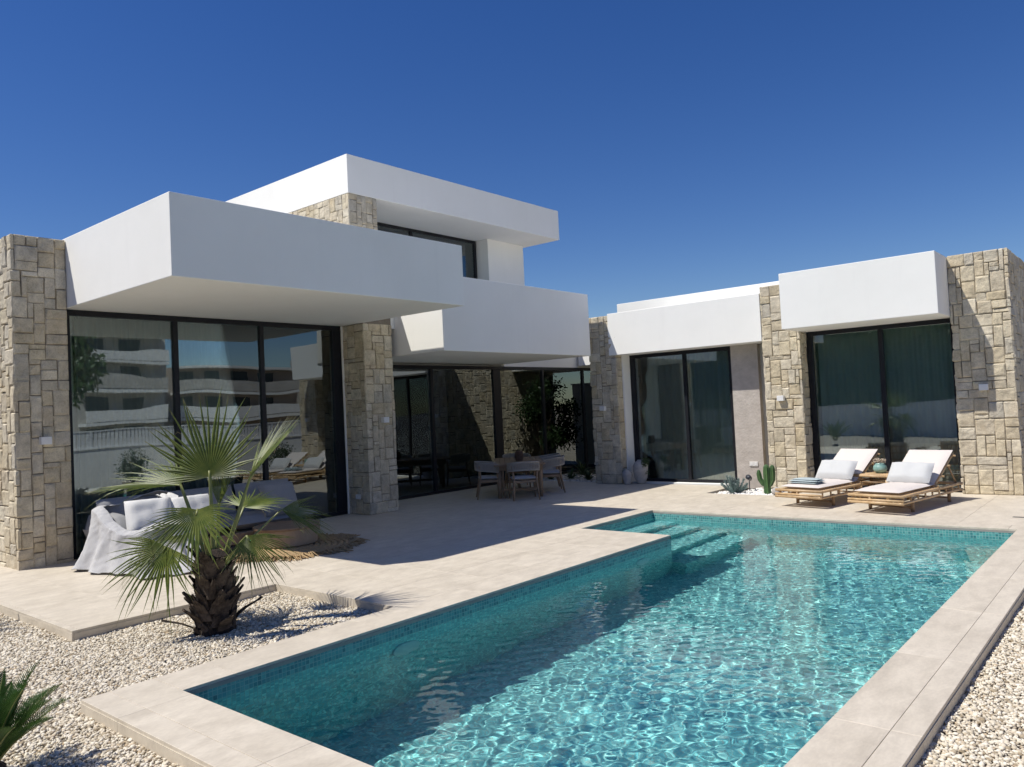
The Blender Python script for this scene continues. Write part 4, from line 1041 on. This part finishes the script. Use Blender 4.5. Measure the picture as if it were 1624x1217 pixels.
l2, B2, _ = make_lounger('right bamboo sun lounger with cream mattress and bare foot end', (1.650, 8.50, 0), HD+.02)
lounge_pillow(l1, B1, 'light grey pillow on the lounger with the folded towel', 3)
lounge_pillow(l2, B2, 'light grey pillow on the lounger beside the right stone column', 6)
tw = empty('towel', tuple(wl(l1, (-.03, .26, zt+.088))), HD, label='pale blue folded towel on the foot end of the left lounger', cat='towel')
for k, (a, b, c) in enumerate([(.46, .26, .0), (.45, .25, .024), (.40, .20, .047)]):
    mb = cushion_mb(a, b, .026, 12, 9, wr=.003, seed=k); mb.v = [(x+.01*k, y, z+c) for x, y, z in mb.v]; put('fold', mb, M['towel'], tw, smooth=True)
# bamboo side table with pot
st = empty('side_table', (1.28, 10.05, 0), HD+.03, label='small square bamboo side table between the two loungers', cat='side table')
for k in range(17): x = -.24+k*.03; put('tabletop_pole', MB().tube([(x, -.25, .375), (x, .25, .375)], .0145, 7), M['bamboo'], st, smooth=True)
mb = MB()
for (a, b) in [((-.27, -.25, .36), (.27, -.25, .36)), ((-.27, .25, .36), (.27, .25, .36)), ((-.25, -.27, .36), (-.25, .27, .36)), ((.25, -.27, .36), (.25, .27, .36))]: pole(mb, a, b, .017)
put('table_frame', mb, M['bamboo'], st, smooth=True)
for x in (-.22, .22):
    for y in (-.22, .22): put('leg', pole(MB(), (x, y, 0), (x, y, .35), .021, 9), M['bamboo'], st, smooth=True)
mb = MB()
for z in (.12, .27):
    for y in (-.22, .22): pole(mb, (-.22, y, z), (.22, y, z), .012, 7, False)
    for x in (-.22, .22): pole(mb, (x, -.22, z), (x, .22, z), .012, 7, False)
for k in range(9): mb.tube([(-.2+k*.05, -.22, .135), (-.2+k*.05, .22, .135)], .010, 6)
put('shelf', mb, M['bamboo_dark'], st, smooth=True)
pt = empty('flower_pot', (1.32, 10.02, .392), 0, label='round turquoise pot of dried flowers on the bamboo side table', cat='pot')
mb = MB(); mb.lathe([(.045, 0), (.085, .02), (.098, .06), (.088, .105), (.062, .13), (.066, .145), (.055, .145), (.05, .12)], 24); put('pot_body', mb, M['turquoise'], pt, smooth=True)
mb = MB(); rr_ = random.Random(2)
for k in range(46):
    a, q = rr_.random()*6.28, rr_.random()**.5*.085; z = .15+rr_.random()*.055; mb.tube([(q*.4*math.cos(a), q*.4*math.sin(a), .12), (q*math.cos(a), q*math.sin(a), z)], .0015, 3)
    mb.lathe([(.003, 0), (.011, .006), (.010, .014), (.003, .018)], 6, (q*math.cos(a), q*math.sin(a), z-.004))
put('dried_flowers', mb, M['dry'], pt)

# dining set
AX = V3((-.66, .75, 0)).normalized(); PN = V3((AX.y, -AX.x, 0)); DC = V3((-4.88, 9.08, 0)); rzT = math.atan2(AX.y, AX.x)-PI/2
tb = empty('dining_table', DC, rzT, label='rectangular teak dining table with slatted top under the covered terrace', cat='table')
for k in range(9):
    x = -.40+k*.1; mb = MB(); mb.box(x-.047, x+.047, -.86, .86, .585, .618); put('tabletop_slat', mb, M['wood'], tb, bevel=.004)
for (a, b, c, d) in [(-.455, .455, -.95, -.865), (-.455, .455, .865, .95)]: mb = MB(); mb.box(a, b, c, d, .584, .6185); put('tabletop_end', mb, M['wood'], tb, bevel=.004)
mb = MB(); mb.box(-.40, .40, -.86, -.83, .50, .583); mb.box(-.40, .40, .83, .86, .50, .583); mb.box(-.41, -.38, -.829, .829, .50, .583); mb.box(.38, .41, -.829, .829, .50, .583)
put('apron', mb, M['wood'], tb)
for x in (-.37, .37):
    for y in (-.78, .78): put('leg', MB().tube([(x, y, 0), (x, y, .3), (x, y, .583)], [.036, .044, .05], 12), M['wood'], tb, smooth=True)
mb = MB(); mb.box(-.025, .025, -.7, .7, .12, .17); mb.box(-.36, .36, -.80, -.76, .12, .17); mb.box(-.36, .36, .76, .80, .12, .17); put('stretcher', mb, M['wood'], tb)
bas = empty('basket_lantern', DC+AX*-.15+V3((.03, 0, .62)), 0, label='brown woven lantern standing on the dining table', cat='lantern')
mb = MB()
for k in range(11): mb.lathe([(.058+.022*math.sin(PI*(k+.5)/11), k*.017), (.067+.022*math.sin(PI*(k+.5)/11), k*.017+.008), (.058+.022*math.sin(PI*(k+.5)/11), k*.017+.016)], 20)
put('lantern_body', mb, M['brownpot'], bas, smooth=True)
def make_chair(loc, rz, label):
    e_ = empty('dining_chair', loc, rz, label=label, cat='chair', group='rope-back chairs round the dining table')  # faces +y
    S_ = .255
    for (x, y, tx, ty, top) in [(-.22, .20, -.235, .23, .52), (.22, .20, .235, .23, .52), (-.20, -.20, -.23, -.27, .60), (.20, -.20, .23, -.27, .60)]:
        put('leg', MB().tube([(tx, ty, 0), ((tx+x)/2, (ty+y)/2, .18), (x, y, .36), (x*1.13, y*1.05, top)], [.012, .018, .02, .015], 8), M['wood'], e_, smooth=True)
    mb = MB()
    mb.box(-.21, .21, -.215, -.185, .30, .345); mb.box(-.21, .21, .185, .215, .30, .345); mb.box(-.225, -.195, -.184, .184, .30, .345); mb.box(.195, .225, -.184, .184, .30, .345)
    put('seat_frame', mb, M['wood'], e_, bevel=.004)
    mb = MB()
    for k in range(7): mb.box(-.17+k*.05, -.15+k*.05, -.184, .184, .31, .33)
    put('seat_slat', mb, M['wood'], e_)
    mb = cushion_mb(.45, .45, .06, 10, 10, wr=.002); mb.v = [(x, y, z+.347) for x, y, z in mb.v]; put('seat_pad', mb, M['seat_pad'], e_, smooth=True)
    # wrap-around rope band
    n = 48; A0, A1 = math.radians(-205), math.radians(25)
    def C_(t, z):
        a = A0+(A1-A0)*t; rx, ry = .275, .285; lift = .05*math.sin(PI*t)
        c, s = math.cos(a), math.sin(a); k = 1/(abs(c)**3+abs(s)**3)**(1/3)
        return V3((rx*c*k, ry*s*k, z+lift))
    rails = MB()
    for z, r in ((.475, .010), (.615, .013)): rails.tube([C_(i/n, z) for i in range(n+1)], r, 7)
    put('back_rail', rails, M['rope'], e_, smooth=True)
    mb = MB()
    for i in range(84):
        t = (i+.5)/84; a, b = C_(t, .475), C_(t, .615); q = V3((a.x, a.y, 0)).normalized()*(.007 if i % 2 else -.007)
        mb.tube([a, (a+b)/2+q, b], .0072, 5, cap=False)
    put('rope_back', mb, M['rope'], e_, smooth=True, kind='stuff')
    return e_
def facing(v): return math.atan2(v.y, v.x)-PI/2
ch0 = make_chair(DC-AX*1.02-PN*.06+PN*.12, facing(AX)+.12, 'rope-back chair at the near end of the dining table, its back to the pool')
_k = {}
for c_ in bpy.data.objects:
    if c_.parent is not None: _k.setdefault(c_.parent.name, []).append(c_)
for (p, f_, lb) in [(DC-PN*.52-AX*.60, PN, 'rope-back chair on the left side of the dining table, nearest the curtained glass'), (DC+PN*.58-AX*.12, -PN, 'rope-back chair on the right side of the dining table, nearer the pool end'), (DC+PN*.56+AX*.55, -PN, 'rope-back chair on the right side of the dining table, farther back'), (DC+AX*1.12, -AX, 'rope-back chair at the far end of the dining table, behind the lantern')]:
    c_ = copy_tree(ch0, None, _k); c_.location = p; c_.rotation_euler = (0, 0, facing(f_)+random.uniform(-.08, .08)); c_['label'] = lb

# vases by the centre column
def vase(loc, prof, label, lean=(0, 0)):
    e_ = empty('vase', loc, 0, label=label, cat='vase', group='chalky pottery vases by the centre column'); e_.rotation_euler = (lean[0], lean[1], 0)
    mb = MB(); mb.lathe(prof, 26, wob=.10); put('vase_body', mb, M['pottery'], e_, smooth=True); return e_
vase((-3.63, 10.93, 0), [(.055, 0), (.07, .02), (.085, .10), (.105, .18), (.095, .235), (.05, .275), (.04, .29), (.045, .30), (.03, .30), (.03, .27)], 'small chalky grey vase standing at the foot of the centre stone column')
v2 = vase((-3.42, 11.10, 0), [(.07, 0), (.09, .02), (.12, .12), (.15, .26), (.145, .36), (.10, .43), (.055, .455), (.06, .47), (.04, .47), (.04, .43)], 'large chalky grey urn with greenery trailing over its right shoulder')
mb = MB(); rng = np.random.default_rng(15)
for k in range(5): leaf_cloud(mb, (.07+rng.uniform(-.04, .08), -.04+rng.uniform(-.06, .04), .47-k*.06), (.09, .09, .07), 130, .035, rng, .2, .8)
put('trailing_plant', mb, M['shrub'], v2, attr=True)

# sofa with throw, cushions; drum table; jute rug
sofa = empty('outdoor_sofa', (-4.90, 3.0, 0), 0, label='long low grey outdoor sofa against the left window behind the palm', cat='sofa')
mb = MB(); mb.box(-.62, .42, -1.40, 1.25, .05, .19); put('base', mb, M['drum'], sofa, bevel=.01)
mb = MB()
for x in (-.55, .35):
    for y in (-1.3, -.1, 1.15): mb.box(x-.04, x+.04, y-.04, y+.04, 0, .05)
put('foot', mb, M['dark'], sofa)
for k in range(2):
    mb = cushion_mb(1.0, 1.30, .19, 12, 16, wr=.006, seed=k); mb.v = [(x-.1, y-.74+k*1.33, z+.19) for x, y, z in mb.v]; put('seat_cushion', mb, M['sofa'], sofa, smooth=True)
for k in range(3):
    mb = cushion_mb(.86, .46, .22, 14, 10, wr=.012, seed=10+k); R_ = Matrix.Rotation(PI/2, 4, 'Z') @ Matrix.Rotation(math.radians(72), 4, 'X')
    mb.v = [tuple(R_ @ V3(p) + V3((-.36, -.98+k*.9, .50))) for p in mb.v]; put('back_cushion', mb, M['sofa'], sofa, smooth=True)
mb = cushion_mb(.2, 1.0, .42, 8, 10); R_ = Matrix.Rotation(PI/2, 4, 'Z'); mb.v = [tuple(R_ @ V3(p)+V3((-.1, -1.36, .18))) for p in mb.v]; put('armrest', mb, M['sofa'], sofa, smooth=True)
def sofa_pillow(p, rz, tilt, label, seed, mat='pillow_light', L=.5, W=.46):
    mb = cushion_mb(L, W, .20, 18, 16, wr=.005, seed=seed); R_ = Matrix.Rotation(math.radians(tilt), 4, 'X'); mb.v = [tuple(R_ @ V3((x, y, z-.1))) for x, y, z in mb.v]
    o = put('scatter_cushion', mb, M[mat], None, smooth=True, label=label, cat='cushion', group='cushions piled on the sofa'); o.location = p; o.rotation_euler = (0, 0, rz)
sofa_pillow((-4.42, 1.86, .55), 1.30, 62, 'plump white cushion at the left end of the sofa, under the draped cover', 1)
sofa_pillow((-4.34, 2.36, .54), 1.62, 60, 'second plump white cushion, right of the fringed blanket', 2)
sofa_pillow((-4.62, 3.7, .54), 1.5, 66, 'grey cushion behind the palm fronds near the right end of the sofa', 3, 'sofa')
# draped cover: sheet falling from the sofa end, folds growing toward the floor
def drape():
    nu, nv = 220, 64; A0, A1 = math.radians(-232), math.radians(28)
    cx, cy = -4.60, 1.96
    def P(i, j):
        t = i/(nu-1); a = A0+(A1-A0)*t; s = j/(nv-1); c, sn = math.cos(a), math.sin(a); k = 1/(abs(c)**3.2+abs(sn)**3.2)**(1/3.2)
        zt_ = .58-.14*math.cos(a+.3)+.03*math.sin(a*3+1)+.02*math.sin(t*17)
        if s < .18: q = s/.18; rx, ry = .48+.12*q, .44+.10*q; z = zt_+.035*(1-q*q)*1
        else:
            q = (s-.18)/.82; q = min(1., q); z = zt_*(1-q)**1.05+.012; fl = q**2.2
            rx, ry = .60+.05*q+.50*fl*max(0.05, math.cos(a+.45)), .54+.05*q+.16*fl*(.6+.4*math.sin(a*2))
        f = max(0, s-.15); ph = t*46+2.2*math.sin(t*6)+s*7*(t-.5)
        fold = (.030*math.sin(ph)+.022*math.sin(ph*1.73+1.3)+.014*math.sin(ph*.61))*f*1.5
        x, y = cx+(rx+fold)*c*k, cy+(ry+fold)*sn*k
        cre = .020*nz(x*5+z*3, y*5, z*6-x*4)+.012*abs(nz(x*13, y*13-z*9, z*11)); x += cre*c; y += cre*sn; z += .014*f*math.sin(ph*1.1+2)+.018*nz(x*7, y*7, z*7)+.008*nz(x*19, y*19, z*15)
        return (x, y, max(z, .006+.012*(1+math.sin(ph*1.3))*(1 if s > .95 else 0)))
    mb = MB(); mb.grid(P, nu, nv)
    o = put('sofa_cover', mb, M['throw'], None, smooth=True, label='grey fabric cover draped in folds over the left end of the sofa', cat='cover')
    sm = o.modifiers.new('thick', 'SOLIDIFY'); sm.thickness = .006
drape()
bl_ = empty('fringed_blanket', (-4.40, 2.12, -.02), 0, label='white fringed blanket hanging between the two white cushions', cat='blanket')
mb = MB()
def Pbk(i, j):
    t = j/17; u = i/7-.5; y = u*.20*(1+.2*math.sin(t*9))+.02*math.sin(t*6)
    return (-.22+.34*t+.02*math.sin(i*1.9+t*4), y, .80-.10*t**2*4*(.6+.4*t)+.016*math.sin(i*2.4+t*5))
mb.grid(Pbk, 8, 18); put('cloth', mb, M['pillow_light'], bl_, smooth=True)
mb = MB(); rf = random.Random(4)
for k in range(46):
    i = rf.random()*7; j = 17 if k % 2 else rf.random()*17; p = V3(Pbk(i, j)); mb.tube([p, p+V3((rf.uniform(.0, .03), rf.uniform(-.03, .03), -.02)), p+V3((rf.uniform(.01, .05), rf.uniform(-.05, .05), -.06))], [.003, .003, .0015], 4)
put('fringe', mb, M['pillow_light'], bl_)
dt = empty('coffee_table', (-4.05, 3.42, .02), 0, label='round pale wood drum coffee table standing on the jute rug', cat='coffee table')
mb = MB(); mb.lathe([(.36, .0), (.385, .02), (.39, .12), (.39, .205), (.385, .215)], 40); put('table_body', mb, M['drum'], dt, smooth=False)
mb = MB(); mb.lathe([(.40, .216), (.41, .222), (.41, .238), (.40, .244)], 40); put('tabletop', mb, M['wood'], dt)
rug = empty('jute_rug', (-3.86, 3.30, 0), 0, label='round braided jute rug with a shaggy fringe under the drum table', cat='rug')
mb = MB()
for k in range(10):
    r0 = .06+k*.075; n = 40+k*2
    mb.tube([(r0*math.cos(2*PI*i/n), r0*math.sin(2*PI*i/n), .012+.002*math.sin(i*2.1)) for i in range(n+1)], .036, 7, flat=.35, up=V3((0, 0, 1)))
put('braid', mb, M['jute'], rug, smooth=True)
mb = MB(); rf = random.Random(14)
for k in range(620):
    a = 2*PI*k/620+rf.uniform(-.01, .01); r0 = .74; L = rf.uniform(.08, .24)*(1+.35*math.sin(a*9)); da = rf.uniform(-.13, .13); h = rf.uniform(.008, .055)
    pts = [V3((r0*math.cos(a), r0*math.sin(a), .015)), V3(((r0+L*.5)*math.cos(a+da*.5), (r0+L*.5)*math.sin(a+da*.5), h)), V3(((r0+L)*math.cos(a+da), (r0+L)*math.sin(a+da), rf.uniform(.006, .02)))]
    mb.tube(pts, [.008, .009, .004], 4)
put('fringe', mb, M['jute'], rug, kind='stuff')
# terrace drain
dr_ = empty('floor_drain', (3.25, 8.80, .001), 0, label='short dark slot drain in the terrace beside the far pool corner', cat='drain')
mb = MB(); mb.box(-.13, .13, -.028, .028, 0, .003); put('drain_frame', mb, M['steel'], dr_)
mb = MB(); mb.box(-.115, .115, -.012, .012, .0035, .005); put('slot', mb, M['dark'], dr_)
# furniture glimpsed through the bedroom glass
bed = empty('bed', (1.1, 13.6, 0), 0, label='white bed inside the room behind the sun loungers', cat='bed')
mb = MB(); mb.box(-.9, .9, -.9, 1.0, 0, .28); put('base', mb, M['inside'], bed, bevel=.02)
mb = MB(); mb.box(-.88, .88, -.88, .98, .281, .50); put('mattress', mb, M['pillow_light'], bed, bevel=.06, seg=3)
mb = MB(); mb.box(-.95, .95, 1.02, 1.10, 0, 1.1); put('headboard', mb, M['inwood'], bed, bevel=.02)
